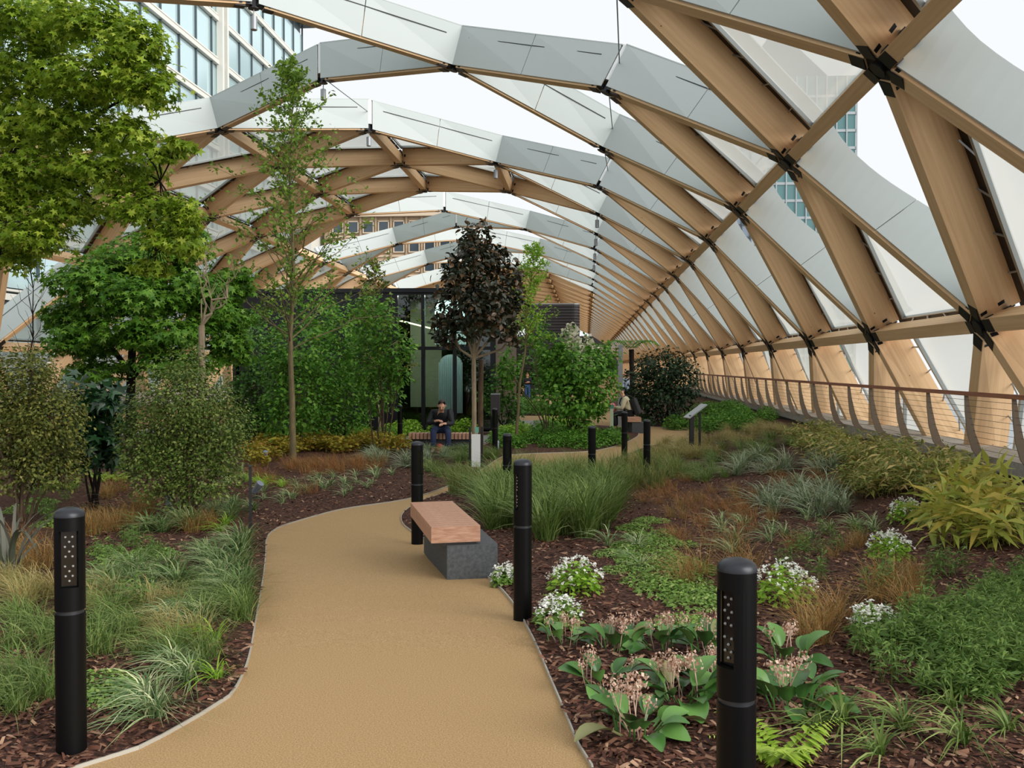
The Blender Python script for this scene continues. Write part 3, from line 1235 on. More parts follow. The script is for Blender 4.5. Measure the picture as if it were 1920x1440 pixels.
# ------------------------------------------------------------------ buildings outside
def facade_y(name, label, X, y0, y1, z0, z1, floor_h, bay, cat='building'):
    """Glass tower whose long face lies along y and faces +x."""
    t = empty(name, (X, y0, z0))
    tag(t, label, cat)

    def put(mb, n, mat):
        mb.V = [(v[0] - X, v[1] - y0, v[2] - z0) for v in mb.V]
        return mb.build(n, M[mat], t)
    put(MB().box((X - 8, (y0 + y1) / 2, (z0 + z1) / 2), (15.6, y1 - y0, z1 - z0)), 'core', 'mullion')
    nf = int((z1 - z0) / floor_h)
    nb = int((y1 - y0) / bay)
    pane = MB().box((0, 0, 0), (.1, bay - .14, floor_h - .75)).mesh('glass_pane')
    cnt = 0
    rest = MB()
    for f in range(nf):
        z = z0 + f * floor_h
        for (dz, h, pr) in ((0.18, .34, .28), (.55, .12, .18)):
            put(MB().box((X - .2 + pr / 2, (y0 + y1) / 2, z + dz), (.4 + pr, y1 - y0 + .3, h)), 'floor_band', 'tower_band')
        for b in range(nb):
            y = y0 + (b + .5) * bay
            if z > 14 and 46 < y:
                link('glass_pane', pane, M['tower_glass'], t, (-.1, y - y0, z - z0 + floor_h / 2 + .33))
                cnt += 1
            else:
                rest.box((-.1, y - y0, z - z0 + floor_h / 2 + .33), (.1, bay - .14, floor_h - .75))
    o = rest.build('glass_pane', M['tower_glass'], t)
    o['kind'] = 'stuff'
    for b in range(0, nb + 1):
        y = y0 + b * bay
        put(MB().box((X + .02, y, (z0 + z1) / 2), (.16, .1, z1 - z0)), 'mullion', 'mullion')
    for y in (y0 + (y1 - y0) * .736, y0 + (y1 - y0) * .736 + 1.0):
        put(MB().box((X + .35, y, (z0 + z1) / 2), (.5, .34, z1 - z0)), 'column', 'tower_band')
    put(MB().box((X - 7.6, (y0 + y1) / 2, z1 + .3), (17.5, y1 - y0 + 2, .5)), 'roof_edge', 'mullion')
    return t


facade_y('glass_tower', 'pale glass office tower with white floor bands beyond the roof opening', -30, 10, 97, -16, 37.5, 3.5, 3.0)

# tan stone building at the end
SX0, SX1, SY, SZ0, SZ1 = -48.5, -20.5, 170, -16, 29.2
tb = empty('stone_building', ((SX0 + SX1) / 2, SY, SZ0))
tag(tb, 'tan stone office building with dark square windows beyond the roof arches', 'building')


def sb(mb, n, mat, parent=tb):
    cx = (SX0 + SX1) / 2
    mb.V = [(v[0] - cx, v[1] - SY, v[2] - SZ0) for v in mb.V]
    return mb.build(n, M[mat], parent)


sb(MB().box(((SX0 + SX1) / 2, SY + 8, (SZ0 + SZ1) / 2), (SX1 - SX0, 16, SZ1 - SZ0)), 'wall', 'stone')
sb(MB().box(((SX0 + SX1) / 2, SY - .3, SZ1 + .2), (SX1 - SX0 + 1, 1.4, .7)), 'cornice', 'stone_trim')
BAYW = 2.85
fr = MB()
for a, b, c, dd in ((-.95, 0, .2, 2.1), (.95, 0, .2, 2.1)):
    fr.box((a, 0, 0), (.2, .3, 2.1))
fr.box((0, 0, 1.05), (2.1, .3, .2)).box((0, 0, -1.05), (2.1, .4, .2))
frm = fr.mesh('window')
pnm = MB().box((0, 0, 0), (1.7, .1, 1.9)).mesh('pane')
pil = MB().box((0, 0, 0), (.35, .5, SZ1 - SZ0)).mesh('pilaster')
z = SZ1 - 2.0
while z > 2:
    for i in range(9):
        x = SX0 + 2.6 + i * BAYW
        w = link('window', frm, M['stone_trim'], tb, (x - (SX0 + SX1) / 2, -.1, z - SZ0))
        link('pane', pnm, M['winglass'], w, (0, -.02, 0))
    sb(MB().box(((SX0 + SX1) / 2 - 1, SY - .05, z - 1.75), (SX1 - SX0 - 3, .35, .3)), 'string_course', 'stone_trim')
    z -= 3.6
for i in range(10):
    x = SX0 + 2.6 + (i - .5) * BAYW
    link('pilaster', pil, M['stone'], tb, (x - (SX0 + SX1) / 2, -.1, (SZ1 - SZ0) / 2))

# pale slim block to the left of it
pb = empty('pale_block', (-54, 165, -16))
tag(pb, 'pale rendered block with glass strips beside the tan stone building', 'building')
MB().box((0, 6, 22), (9, 12, 44)).build('wall', M['tower_band'], pb)
for i in range(6):
    MB().box((-1.5, -.05, 24 + i * 3.4), (4.5, .2, 1.9)).build('window', M['teal_glass'], pb)

# teal tower and the pyramid-topped tower behind the right-hand cushions
def tower_front(name, label, cx, Y, z0, z1, w, nb, fh, glass, band, pyramid=0):
    t = empty(name, (cx, Y, z0))
    tag(t, label, 'building')
    MB().box((0, w / 2, (z1 - z0) / 2), (w - .4, w - .4, z1 - z0)).build('core', M[glass], t)
    n = int((z1 - z0) / fh)
    bm = MB().box((0, w / 2, 0), (w, w, .55)).mesh('floor_band')
    for i in range(n):
        link('floor_band', bm, M[band], t, (0, 0, (i + .5) * fh))
    mm = MB().box((0, 0, 0), (.25, .3, z1 - z0)).mesh('mullion')
    for i in range(nb + 1):
        link('mullion', mm, M[band], t, (-w / 2 + w * i / nb, 0, (z1 - z0) / 2))
    if pyramid:
        mb = MB()
        mb.V = [(-w / 2, 0, 0), (w / 2, 0, 0), (w / 2, w, 0), (-w / 2, w, 0), (0, w / 2, pyramid)]
        for f in ((0, 1, 4), (1, 2, 4), (2, 3, 4), (3, 0, 4), (3, 2, 1, 0)):
            mb.face(f)
        mb.build('pyramid_roof', M[band], t, (0, 0, z1 - z0))
    return t


tower_front('teal_tower', 'teal glass tower with thin white floor lines seen past a roof beam', 46.6, 200, -16, 62, 18.4, 9, 3.6, 'teal_glass', 'alu')
tower_front('pyramid_tower', 'grey office tower with a pyramid roof behind the foil cushions', 66.0, 320, -16, 95, 34, 12, 4.2, 'hazy_tower', 'mullion', 26)
#@@PLANTS
# ------------------------------------------------------------------ foliage tools
def leaf_template(kind):
    if kind == 'maple':
        pts = [(0, 0, 0)]
        lob = [(-150, .35), (-125, .62), (-98, .34), (-62, .9), (-32, .42), (0, 1.0), (32, .42), (62, .9), (98, .34), (125, .62), (150, .35)]
        for a, r in lob:
            a = math.radians(a)
            pts.append((r * math.cos(a), r * math.sin(a), -.22 * r * r))
        F = [(0, i, i + 1) for i in range(1, len(lob))]
        return np.array(pts), np.array(F)
    if kind == 'oval':
        return np.array([(0, 0, 0), (.35, -.27, .08), (.75, -.2, .06), (1, 0, -.1), (.75, .2, .06), (.35, .27, .08), (.5, 0, 0)]), np.array([(0, 1, 6), (1, 2, 6), (2, 3, 6), (3, 4, 6), (4, 5, 6), (5, 0, 6)])
    if kind == 'small':
        return np.array([(0, 0, 0), (.5, -.3, .08), (1, 0, -.05), (.5, .3, .08)]), np.array([(0, 1, 2), (0, 2, 3)])
    if kind == 'lance':
        return np.array([(0, 0, 0), (.4, -.1, .05), (.4, .1, .05), (1, 0, -.2)]), np.array([(0, 1, 2), (1, 3, 2)])
    if kind == 'petal':
        return np.array([(-.5, -.5, 0), (.5, -.5, .1), (.5, .5, 0), (-.5, .5, .1), (0, 0, .35)]), np.array([(0, 1, 4), (1, 2, 4), (2, 3, 4), (3, 0, 4)])


def unit(v):
    return v / np.maximum(1e-9, np.linalg.norm(v, axis=1, keepdims=True))


def leaf_mesh(tmpl, pos, size, nrm, rng, dirs=None):
    """Places one leaf per position; nrm = leaf normals."""
    tv, tf = tmpl
    n = len(pos)
    z = unit(nrm)
    r = dirs if dirs is not None else rng.normal(size=(n, 3))
    x = unit(r - z * np.sum(r * z, axis=1, keepdims=True))
    y = np.cross(z, x)
    R = np.stack((x, y, z), axis=2)
    s = np.asarray(size).reshape(-1, 1, 1) * np.ones((n, 1, 1))
    V = np.einsum('nij,kj->nki', R, tv) * s + pos[:, None, :]
    F = tf[None] + (np.arange(n) * len(tv))[:, None, None]
    return V.reshape(-1, 3), F.reshape(-1, 3)


def merge(parts):
    Vs, Fs, b = [], [], 0
    for V, F in parts:
        Vs.append(V)
        Fs.append(F + b)
        b += len(V)
    return np.concatenate(Vs), np.concatenate(Fs)


def blob_points(rng, c, r, n, per=9, sig=.13, shell=.45):
    """Clumped points in an ellipsoid."""
    m = max(1, n // per)
    d = unit(rng.normal(size=(m, 3)))
    rad = shell + (1 - shell) * rng.random((m, 1)) ** .6
    tw = d * rad
    k = rng.integers(0, m, n)
    p = tw[k] + rng.normal(size=(n, 3)) * sig
    out = np.array(c) + p * np.array(r)
    return out, d[k], np.array(c) + tw * np.array(r)


def blob_px(cx, cy, rx, ry, Y, depth=.8):
    p = pt(cx, cy, Y)
    s = Y / FPX
    return (tuple(p), (rx * s, max(rx * s * depth, .12), ry * s))


def limb(mb, a, b, r0, r1, rng, seg=4, wob=.06, n=6):
    a, b = Vector(a), Vector(b)
    L_ = (b - a).length
    P, R = [], []
    for i in range(seg + 1):
        t = i / seg
        w = 0 if i in (0, seg) else wob * L_
        P.append(a.lerp(b, t) + Vector(tuple(rng.normal(size=3))) * w * .5 + Vector((0, 0, .1 * L_ * math.sin(t * math.pi) * .6)))
        R.append(r0 + (r1 - r0) * t)
    mb.tube(P, R, n, False)
    return P


def tree(name, label, cat, base, stems, blobs, leaf, size, lmat, bmat, seed, group=None, up=.9, twig=.008, per=9, sig=.13, shell=.45, ntw=10, extra=None, grav=0.0, offs=True):
    """base: world point; stems: list of polylines [(point, radius)...]; blobs: [(centre, radii, n leaves)]."""
    rng = np.random.default_rng(seed)
    base = Vector(base)
    t = empty(name, base)
    tag(t, label, cat, group)
    mb = MB()
    joints = []
    for st in stems:
        P = [Vector(p) - base for p, r in st]
        R = [r for p, r in st]
        mb.tube(P, R, 9)
        joints += [(p, r) for p, r in list(zip(P, R))[max(1, len(P) // 2):]]
    pos, nr = [], []
    for c, r, n in blobs:
        p, d, tw = blob_points(rng, np.array(c) - np.array(base), r, n, per, sig, shell)
        pos.append(p)
        nr.append(d)
        cv = Vector(tuple(np.array(c) - np.array(base)))
        j, jr = min(joints, key=lambda q: (q[0] - cv).length + max(0, q[0].z - cv.z) * 1.5)
        lp = limb(mb, j, cv, min(jr * .6, .05), twig * 1.6, rng)
        for q in tw[rng.choice(len(tw), min(ntw, len(tw)), replace=False)]:
            limb(mb, lp[rng.integers(2, len(lp))], q, twig * 1.2, twig * .4, rng, 2, .05, 4)
    mb.build('trunk', M[bmat], t, smooth_=True)
    pos = np.concatenate(pos)
    nr = np.concatenate(nr)
    nrm = nr * .6 + np.array((0, 0, up)) + rng.normal(size=pos.shape) * .45
    dirs = nr + rng.normal(size=pos.shape) * .7 + np.array((0, 0, -grav))
    sz = size * (.7 + .6 * rng.random(len(pos)))
    V, F = leaf_mesh(leaf_template(leaf), pos, sz, nrm, rng, dirs)
    o = link('foliage', np_mesh('foliage', V, F), L[lmat], t)
    o['kind'] = 'stuff'
    if extra:
        extra(t, rng, pos)
    return t


def stem(pts, Y, r0, r1):
    n = len(pts)
    return [(pt(x, y, Y), r0 + (r1 - r0) * i / (n - 1)) for i, (x, y) in enumerate(pts)]


def gpt(px, py):
    v = at(px, py)
    return Vector((v.x, v.y, ground(v.x, v.y)))


def foot(px, Y):
    p = pt(px, 720, Y)
    return Vector((p.x, Y, ground(p.x, Y)))


# ------------------------------------------------------------------ trees
# big maple at the edge, branches reaching in
Y = 9.6
bs = foot(-165, Y)
pads = [(50, 40, 110, 55, 9.6, 900), (170, 45, 90, 48, 9.2, 700), (250, 85, 70, 42, 9.0, 500), (60, 130, 120, 55, 9.8, 950), (180, 150, 100, 45, 9.2, 750), (275, 165, 60, 40, 8.9, 380),
        (40, 225, 100, 50, 10.0, 800), (150, 245, 105, 42, 9.6, 720), (90, 320, 120, 48, 9.8, 900), (215, 315, 85, 38, 9.3, 520), (300, 285, 50, 20, 9.0, 150), (345, 268, 34, 12, 8.8, 70), (30, 400, 90, 50, 9.8, 650),
        (140, 395, 70, 30, 9.5, 300), (270, 385, 80, 38, 9.2, 480), (350, 400, 40, 34, 9.0, 190), (330, 450, 60, 36, 9.1, 300), (20, 470, 60, 42, 9.7, 330), (290, 500, 40, 22, 9.2, 120), (0, 340, 60, 50, 9.5, 400), (70, 440, 70, 30, 9.3, 380), (110, 200, 70, 40, 9.4, 300), (240, 250, 60, 30, 9.0, 220)]
blobs = []
for cx, cy, rx, ry, yy, n in pads:
    c, r = blob_px(cx, cy, rx, ry, yy, .9)
    blobs.append((c, r, int(n * 1.9)))
st = [[(bs, .11), (bs + Vector((.05, 0, 1.2)), .095), (pt(-120, 560, Y), .08), (pt(-60, 420, Y), .06), (pt(30, 280, 10), .04), (pt(80, 120, 10), .03), (pt(100, 20, Y), .02)],
      [(pt(-105, 530, Y), .035), (pt(60, 440, 9.9), .03), (pt(180, 380, 9.7), .022), (pt(300, 340, 9.4), .012)],
      [(pt(10, 330, 9.9), .035), (pt(120, 250, 9.8), .025), (pt(240, 180, 9.4), .012)]]
tree('maple_tree', 'large maple with yellow-green lobed leaves arching in over the garden', 'tree', bs, st, blobs, 'maple', .055, 'maple', 'bark_dark', 11, per=18, sig=.19, shell=.3, ntw=7, grav=.5)

# dense green maple behind it
Y = 15.0
bs = foot(245, Y)
pads = [(280, 480, 110, 38, 15, 900), (180, 525, 90, 40, 14.6, 800), (345, 545, 100, 42, 15, 900), (250, 560, 110, 36, 14.4, 900), (140, 590, 60, 36, 14.8, 500), (160, 640, 75, 36, 14.6, 600),
        (290, 625, 110, 30, 14.3, 800), (410, 590, 62, 45, 15, 600), (440, 530, 40, 30, 15.3, 300), (330, 680, 80, 30, 14.3, 500), (430, 650, 45, 36, 15, 350), (190, 695, 70, 24, 14.5, 350), (320, 440, 60, 26, 15.2, 300)]
blobs = []
for cx, cy, rx, ry, yy, n in pads:
    c, r = blob_px(cx, cy, rx, ry, yy, .9)
    blobs.append((c, r, int(n * 2.0)))
st = [[(bs, .09), (pt(245, 760, Y), .08), (pt(246, 700, Y), .07), (pt(250, 620, Y), .055), (pt(262, 540, Y), .04), (pt(285, 470, Y), .02)],
      [(pt(246, 710, Y), .05), (pt(300, 650, Y), .04), (pt(370, 590, Y), .02)], [(pt(246, 700, Y), .05), (pt(200, 640, Y), .035), (pt(160, 590, Y), .02)],
      [(bs + Vector((-.3, 0, 0)), .04), (pt(195, 740, Y), .035), (pt(180, 680, Y), .02)]]
tree('maple_tree', 'dense bright green maple with dark trunk behind the rounded olive shrubs', 'tree', bs, st, blobs, 'maple', .08, 'maple2', 'bark_dark', 12, per=16, sig=.16, shell=.35, ntw=5, grav=.3)

# slender young tree with a straight leader
def leader_tree(name, label, Y, bx, top_px, nbr, seed, lmat, bmat, first, spread, leafsz, nleaf, r0=.065):
    rng = np.random.default_rng(seed)
    b = foot(bx, Y)
    t = empty(name, b)
    tag(t, label, 'tree')
    top = pt(top_px[0], top_px[1], Y) - b
    H = top.z
    P = [Vector((top.x * (i / 12) + .03 * math.sin(i * 1.3) * (i > 2), .02 * math.cos(i), H * i / 12)) for i in range(13)]
    P[0].z = -.05
    mb = MB()
    mb.tube(P, [max(.006, r0 * (1 - (i / 12.5) ** .9) + .003) for i in range(13)], 9)
    pos, dr = [], []
    for i in range(nbr):
        f = first + (1 - first) * (i + .5) / nbr
        k = min(11, int(f * 12))
        o = P[k].lerp(P[k + 1], f * 12 - k)
        g = (f - first) / (1 - first)
        ln = spread * (1 - g) ** .75 * (.55 + .6 * rng.random()) + .18
        az = i * 2.4 + rng.normal() * .3
        el = .55 + .45 * g + .15 * rng.normal()
        dv = Vector((math.cos(az) * math.cos(el), math.sin(az) * math.cos(el), math.sin(el)))
        e = o + dv * ln
        lp = limb(mb, o, e, .010 * (1.2 - g) + .004, .003, rng, 5, .05, 5)
        for q in range(1, len(lp)):
            for s in range(2):
                sd = (lp[q] - lp[q - 1]).normalized() + Vector(tuple(rng.normal(size=3))) * .7
                e2 = lp[q] + sd.normalized() * ln * .28 * rng.random()
                limb(mb, lp[q], e2, .004, .0015, rng, 2, .05, 4)
                for u in np.linspace(.2, 1, nleaf):
                    pos.append(tuple(lp[q].lerp(e2, u) + Vector(tuple(rng.normal(size=3))) * .035))
                    dr.append(tuple(sd))
    mb.build('trunk', M[bmat], t, smooth_=True)
    pos, dr = np.array(pos), np.array(dr)
    nrm = rng.normal(size=pos.shape) * .7 + np.array((0, 0, .8))
    V, F = leaf_mesh(leaf_template('small'), pos, leafsz * (.7 + .7 * rng.random(len(pos))), nrm, rng, dr + rng.normal(size=pos.shape))
    o = link('foliage', np_mesh('foliage', V, F), L[lmat], t)
    o['kind'] = 'stuff'
    return t


leader_tree('young_tree', 'slender young tree with straight trunk and sparse fresh leaves', 17.6, 548, (545, 130), 82, 21, 'slender', 'bark_green', .29, 2.15, .08, 7)
leader_tree('young_tree', 'narrow lime-green young tree just behind the dark-leaved magnolia', 22.5, 966, (1000, 470), 40, 22, 'lime', 'bark_green', .5, .8, .07, 6, .04)

# dark magnolia with bare pale branches under the crown
Y = 17.8
bs = foot(889, Y)
pads = [(893, 445, 28, 30, 17.8, 150), (880, 490, 42, 36, 17.7, 270), (918, 490, 36, 36, 18, 230), (865, 545, 44, 38, 17.6, 280), (930, 545, 42, 42, 17.9, 300), (893, 560, 44, 36, 17.4, 270), (842, 600, 34, 30, 17.7, 200),
        (905, 605, 44, 28, 17.5, 220), (952, 590, 28, 40, 18, 200), (838, 632, 26, 16, 17.8, 80), (962, 630, 20, 18, 17.6, 60), (958, 520, 20, 26, 17.8, 70), (848, 510, 18, 22, 17.9, 60)]
blobs = []
for cx, cy, rx, ry, yy, n in pads:
    c, r = blob_px(cx, cy, rx, ry, yy, .9)
    blobs.append((c, r, int(n * 1.9)))
fk = pt(888, 672, Y)
st = [[(bs, .05), (pt(889, 760, Y), .046), (fk, .042), (pt(890, 600, Y), .03), (pt(890, 520, Y), .02), (pt(893, 440, Y), .01)],
      [(fk, .03), (pt(862, 655, Y), .022), (pt(838, 590, Y), .012)], [(fk, .03), (pt(915, 640, Y), .022), (pt(950, 590, Y), .012)],
      [(fk, .03), (pt(905, 620, Y), .022), (pt(925, 550, Y), .012)], [(fk, .028), (pt(940, 655, Y), .018), (pt(965, 625, Y), .01)], [(fk, .028), (pt(872, 620, Y), .02), (pt(860, 560, Y), .012)]]
tree('magnolia_tree', 'dark-leaved magnolia with bronze leaf undersides on a thin bare trunk', 'tree', bs, st, blobs, 'oval', .118, 'magnolia', 'bark_pale', 31, per=7, sig=.2, shell=.3, ntw=6, up=.4)

# second thin trunk (stake) behind the magnolia and the white marker with its frame
p = foot(901, 18.6)
t = empty('tree_stake', p)
MB().tube([(0, 0, -.05), (.0, 0, 1.0), (.01, 0, 2.05)], [.06, .055, .05], 9).build('post', M['bark'], t, smooth_=True)
MB().box((-.09, -.02, 1.75), (.2, .03, .05)).build('tie', M['black'], t)
tag(t, 'brown round tree stake standing close behind the magnolia trunk', 'tree stake')
p = foot(892, 17.4)
t = empty('marker_post', p)
tag(t, 'white marker plate with green sticker in a black frame in front of the magnolia', 'marker')
for s in (-1, 1):
    MB().box((s * .115, .03, .38), (.035, .035, .8)).build('upright', M['dark_post'], t)
MB().box((0, .03, .33), (.17, .02, .62)).build('plate', M['white_alu'], t)
MB().box((.02, .015, .72), (.07, .02, .11)).build('sticker', plain('green_sticker', (110, 170, 150), .6), t)

# pale dead snag with bare twigs
Y = 13.0
bs = foot(378, Y)
t = empty('bare_tree', bs)
tag(t, 'pale lopped trunk with bare forked branches rising from behind the rounded shrub', 'tree')
rng = np.random.default_rng(5)
mb = MB()
top = pt(378, 610, Y) - bs
mb.tube([(0, 0, -.05), (.0, 0, 1.0), tuple(top * .8), tuple(top)], [.05, .045, .05, .045], 9)
for (x, y, r) in ((440, 520, .02), (388, 500, .014), (425, 565, .018), (400, 455, .008)):
    e = pt(x, y, Y) - bs
    lp = limb(mb, top, e, r * 1.3, r * .4, rng, 5, .12, 6)
    for k in range(2, 6):
        for _ in range(2):
            limb(mb, lp[k], lp[k] + Vector((rng.normal() * .12, rng.normal() * .1, .18 + .2 * rng.random())), .006, .002, rng, 3, .08, 4)
mb.build('trunk', M['bark_pale'], t, smooth_=True)
# thin bare sapling in front of the open bay
Y = 16
bs = foot(62, Y)
t = empty('bare_sapling', bs)
tag(t, 'thin bare sapling with fine upright twigs between the olive shrub and the maple', 'tree')
mb = MB()
top = pt(62, 470, Y) - bs
P = limb(mb, (0, 0, -.05), top, .022, .004, rng, 9, .02, 6)
for k in range(4, 10):
    for _ in range(5):
        az = rng.random() * 6.28
        limb(mb, P[k], P[k] + Vector((math.cos(az) * .35, math.sin(az) * .35, .5 + .3 * rng.random())), .007, .002, rng, 4, .08, 4)
mb.build('trunk', M['bark_dark'], t, smooth_=True)


def shrub(label, px, base_py, pads, leaf, size, lmat, bmat, seed, Y, group=None, nst=6, cat='shrub', name='shrub', per=9, sig=.14, shell=.4, up=.7, extra=None):
    bs = foot(px, Y)
    rng = np.random.default_rng(seed)
    blobs = []
    st = []
    for cx, cy, rx, ry, n in pads:
        c, r = blob_px(cx, cy, rx, ry, Y + rng.normal() * .15, .9)
        blobs.append((c, r, n))
    for i in range(nst):
        c = blobs[i % len(blobs)][0]
        v = Vector(c)
        a = bs + Vector((rng.normal() * .06, rng.normal() * .06, -.03))
        st.append([(a, .018), (a.lerp(v, .35) + Vector((rng.normal() * .05, 0, .05)), .014), (a.lerp(v, .7), .010), (v, .005)])
    return tree(name, label, cat, bs, st, blobs, leaf, size, lmat, bmat, seed, group, up=up, per=per, sig=sig, shell=shell, ntw=6, twig=.006, extra=extra)


# clipped-looking rounded shrubs near the left
shrub('rounded small-leaved shrub with fine stems next to the grey spotlight', 345, 945,
      [(345, 745, 90, 70, 4400), (290, 800, 75, 70, 3700), (400, 800, 70, 75, 3700), (345, 850, 100, 60, 4000), (265, 850, 50, 45, 800), (420, 860, 45, 50, 800), (350, 690, 50, 50, 900), (300, 905, 70, 36, 900), (395, 905, 66, 36, 900), (345, 925, 80, 22, 500)], 'small', .039, 'box', 'bark', 41, 10.6, nst=12)
shrub('olive-leaved shrub at the garden edge beside the grey flax', 40, 930,
      [(30, 720, 80, 70, 3800), (90, 780, 70, 70, 3600), (20, 800, 90, 80, 4000), (80, 850, 80, 50, 3200), (-25, 760, 50, 90, 1000), (60, 690, 40, 40, 500), (20, 890, 90, 40, 1200), (100, 890, 60, 30, 700)], 'small', .044, 'olive', 'bark', 42, 10.2, nst=8)
shrub('glossy dark fatsia shrub with big lobed leaves between two rounded shrubs', 175, 900,
      [(160, 760, 55, 50, 130), (190, 800, 50, 50, 130), (150, 830, 45, 50, 120), (205, 750, 36, 40, 70), (190, 850, 40, 40, 80)], 'maple', .14, 'fatsia', 'bark_dark', 43, 11.6, per=3, sig=.25)
# woodland thicket in the middle distance
mids = [
    ('thicket shrub with mid green leaves close to the slender young tree', 480, [(475, 660, 60, 60, 1100), (490, 730, 60, 60, 1100), (450, 760, 50, 55, 800), (500, 790, 50, 40, 600)], 21.9, 51, 'woodland_deep'),
    ('bushy green shrub behind the trunk of the slender young tree', 560, [(560, 660, 60, 60, 1100), (575, 740, 66, 60, 1200), (540, 780, 60, 45, 800), (530, 700, 50, 60, 800)], 20.1, 52, 'woodland'),
    ('tall light green shrub against the black pavilion wall', 640, [(635, 620, 55, 60, 1100), (620, 690, 60, 60, 1200), (655, 740, 60, 60, 1100), (630, 790, 60, 36, 600), (600, 750, 50, 50, 700)], 21.8, 53, 'woodland'),
    ('leafy multi-stemmed shrub in front of the pavilion glazing', 715, [(705, 600, 50, 50, 900), (735, 660, 42, 50, 800), (690, 680, 52, 50, 900), (715, 740, 46, 40, 600), (750, 700, 24, 30, 250)], 20.2, 54, 'woodland'),
    ('loose green shrub between the young tree and the black wall', 590, [(585, 560, 40, 36, 400), (600, 600, 40, 40, 500), (500, 610, 50, 44, 600)], 23.7, 55, 'woodland'),
]
for lab, px, pads, Y, sd, lm_ in mids:
    shrub(lab, px, 830, pads, 'small', .10, lm_, 'bark', sd, Y, group='shrubs in front of the pavilion', nst=8)
leader_tree('young_tree', 'thin grey-green young tree standing right against the pavilion glass', 24.3, 712, (700, 500), 34, 23, 'olive', 'bark_pale', .3, .9, .08, 6, .035)
shrub('broad green shrub on the mulch island beyond the path', 1078, 825,
      [(1080, 690, 62, 46, 1300), (1050, 705, 42, 46, 900), (1115, 720, 46, 50, 900), (1070, 745, 70, 40, 1200), (1030, 655, 30, 30, 420), (1130, 670, 30, 30, 350), (1085, 780, 46, 30, 500)], 'small', .12, 'woodland', 'bark', 61, 23.3, nst=12)
shrub('dark evergreen rounded shrub beside the angled sign panel', 1243, 805,
      [(1240, 690, 50, 36, 1300), (1210, 720, 40, 40, 1000), (1280, 715, 36, 46, 1000), (1245, 745, 56, 36, 1200), (1240, 782, 50, 22, 700)], 'small', .125, 'yew', 'bark_dark', 62, 30.6, nst=8)
shrub('light green shrub rising behind the broad island shrub', 1028, 800,
      [(995, 625, 34, 34, 500), (1032, 690, 26, 40, 450), (952, 690, 22, 46, 450)], 'small', .11, 'woodland', 'bark', 63, 24.7, nst=6)
shrub('dark shrub under the louvred enclosure', 950, 800, [(942, 720, 26, 40, 450), (955, 770, 30, 30, 450), (915, 735, 20, 40, 350)], 'small', .11, 'woodland_deep', 'bark_dark', 64, 26, nst=6)


shrub('dark shrub behind the person standing far down the garden', 985, 760, [(962, 705, 22, 34, 420), (1008, 715, 20, 30, 380), (985, 690, 22, 22, 300), (985, 728, 26, 20, 300)], 'small', .26, 'woodland_deep', 'bark_dark', 66, 63, nst=5)


def flowers(mat, n, sz):
    def f(t, rng, pos):
        q = pos[rng.choice(len(pos), n)] + rng.normal(size=(n, 3)) * .06
        V, F = leaf_mesh(leaf_template('petal'), q, sz * (.6 + .8 * rng.random(n)), rng.normal(size=(n, 3)) + np.array((0, -1, .5)), rng)
        o = link('blossom', np_mesh('blossom', V, F), L[mat], t)
        o['kind'] = 'stuff'
    return f


shrub('shrub full of cream-white blossom in front of the louvred enclosure', 1090, 790,
      [(1072, 640, 16, 30, 260), (1100, 660, 20, 30, 260), (1125, 655, 14, 20, 160), (1090, 690, 30, 30, 260)], 'small', .12, 'woodland', 'bark', 65, 29.6, nst=6, extra=flowers('ivory', 420, .12))
# tree fern far down the path
Y = 33
bs = foot(1186, Y)
t = empty('tree_fern', bs)
tag(t, 'tree fern with thin dark trunk and drooping fronds by the tall pale post', 'tree fern')
tp = pt(1184, 655, Y) - bs
mb = MB()
mb.tube([(0, 0, -.05), tuple(tp * .5), tuple(tp)], [.09, .075, .09], 8)
mb.build('trunk', M['bark_dark'], t)
pos, dr = [], []
for k in range(11):
    az = k * 6.283 / 11 + .2
    for u in np.linspace(.08, 1, 26):
        c = tp + Vector((math.cos(az) * u * .95, math.sin(az) * u * .95, .38 * math.sin(u * 2.4) - .12 * u))
        for s in (-1, 1):
            pos.append(tuple(c))
            dr.append((-math.sin(az) * s + .3 * math.cos(az), math.cos(az) * s + .3 * math.sin(az), -.15))
pos, dr = np.array(pos), np.array(dr)
V, F = leaf_mesh(leaf_template('lance'), pos, np.full(len(pos), .2), np.tile((0, 0, 1.), (len(pos), 1)) + RNG.normal(size=pos.shape) * .1, RNG, dr)
link('frond', np_mesh('frond', V, F), L['woodland'], t)

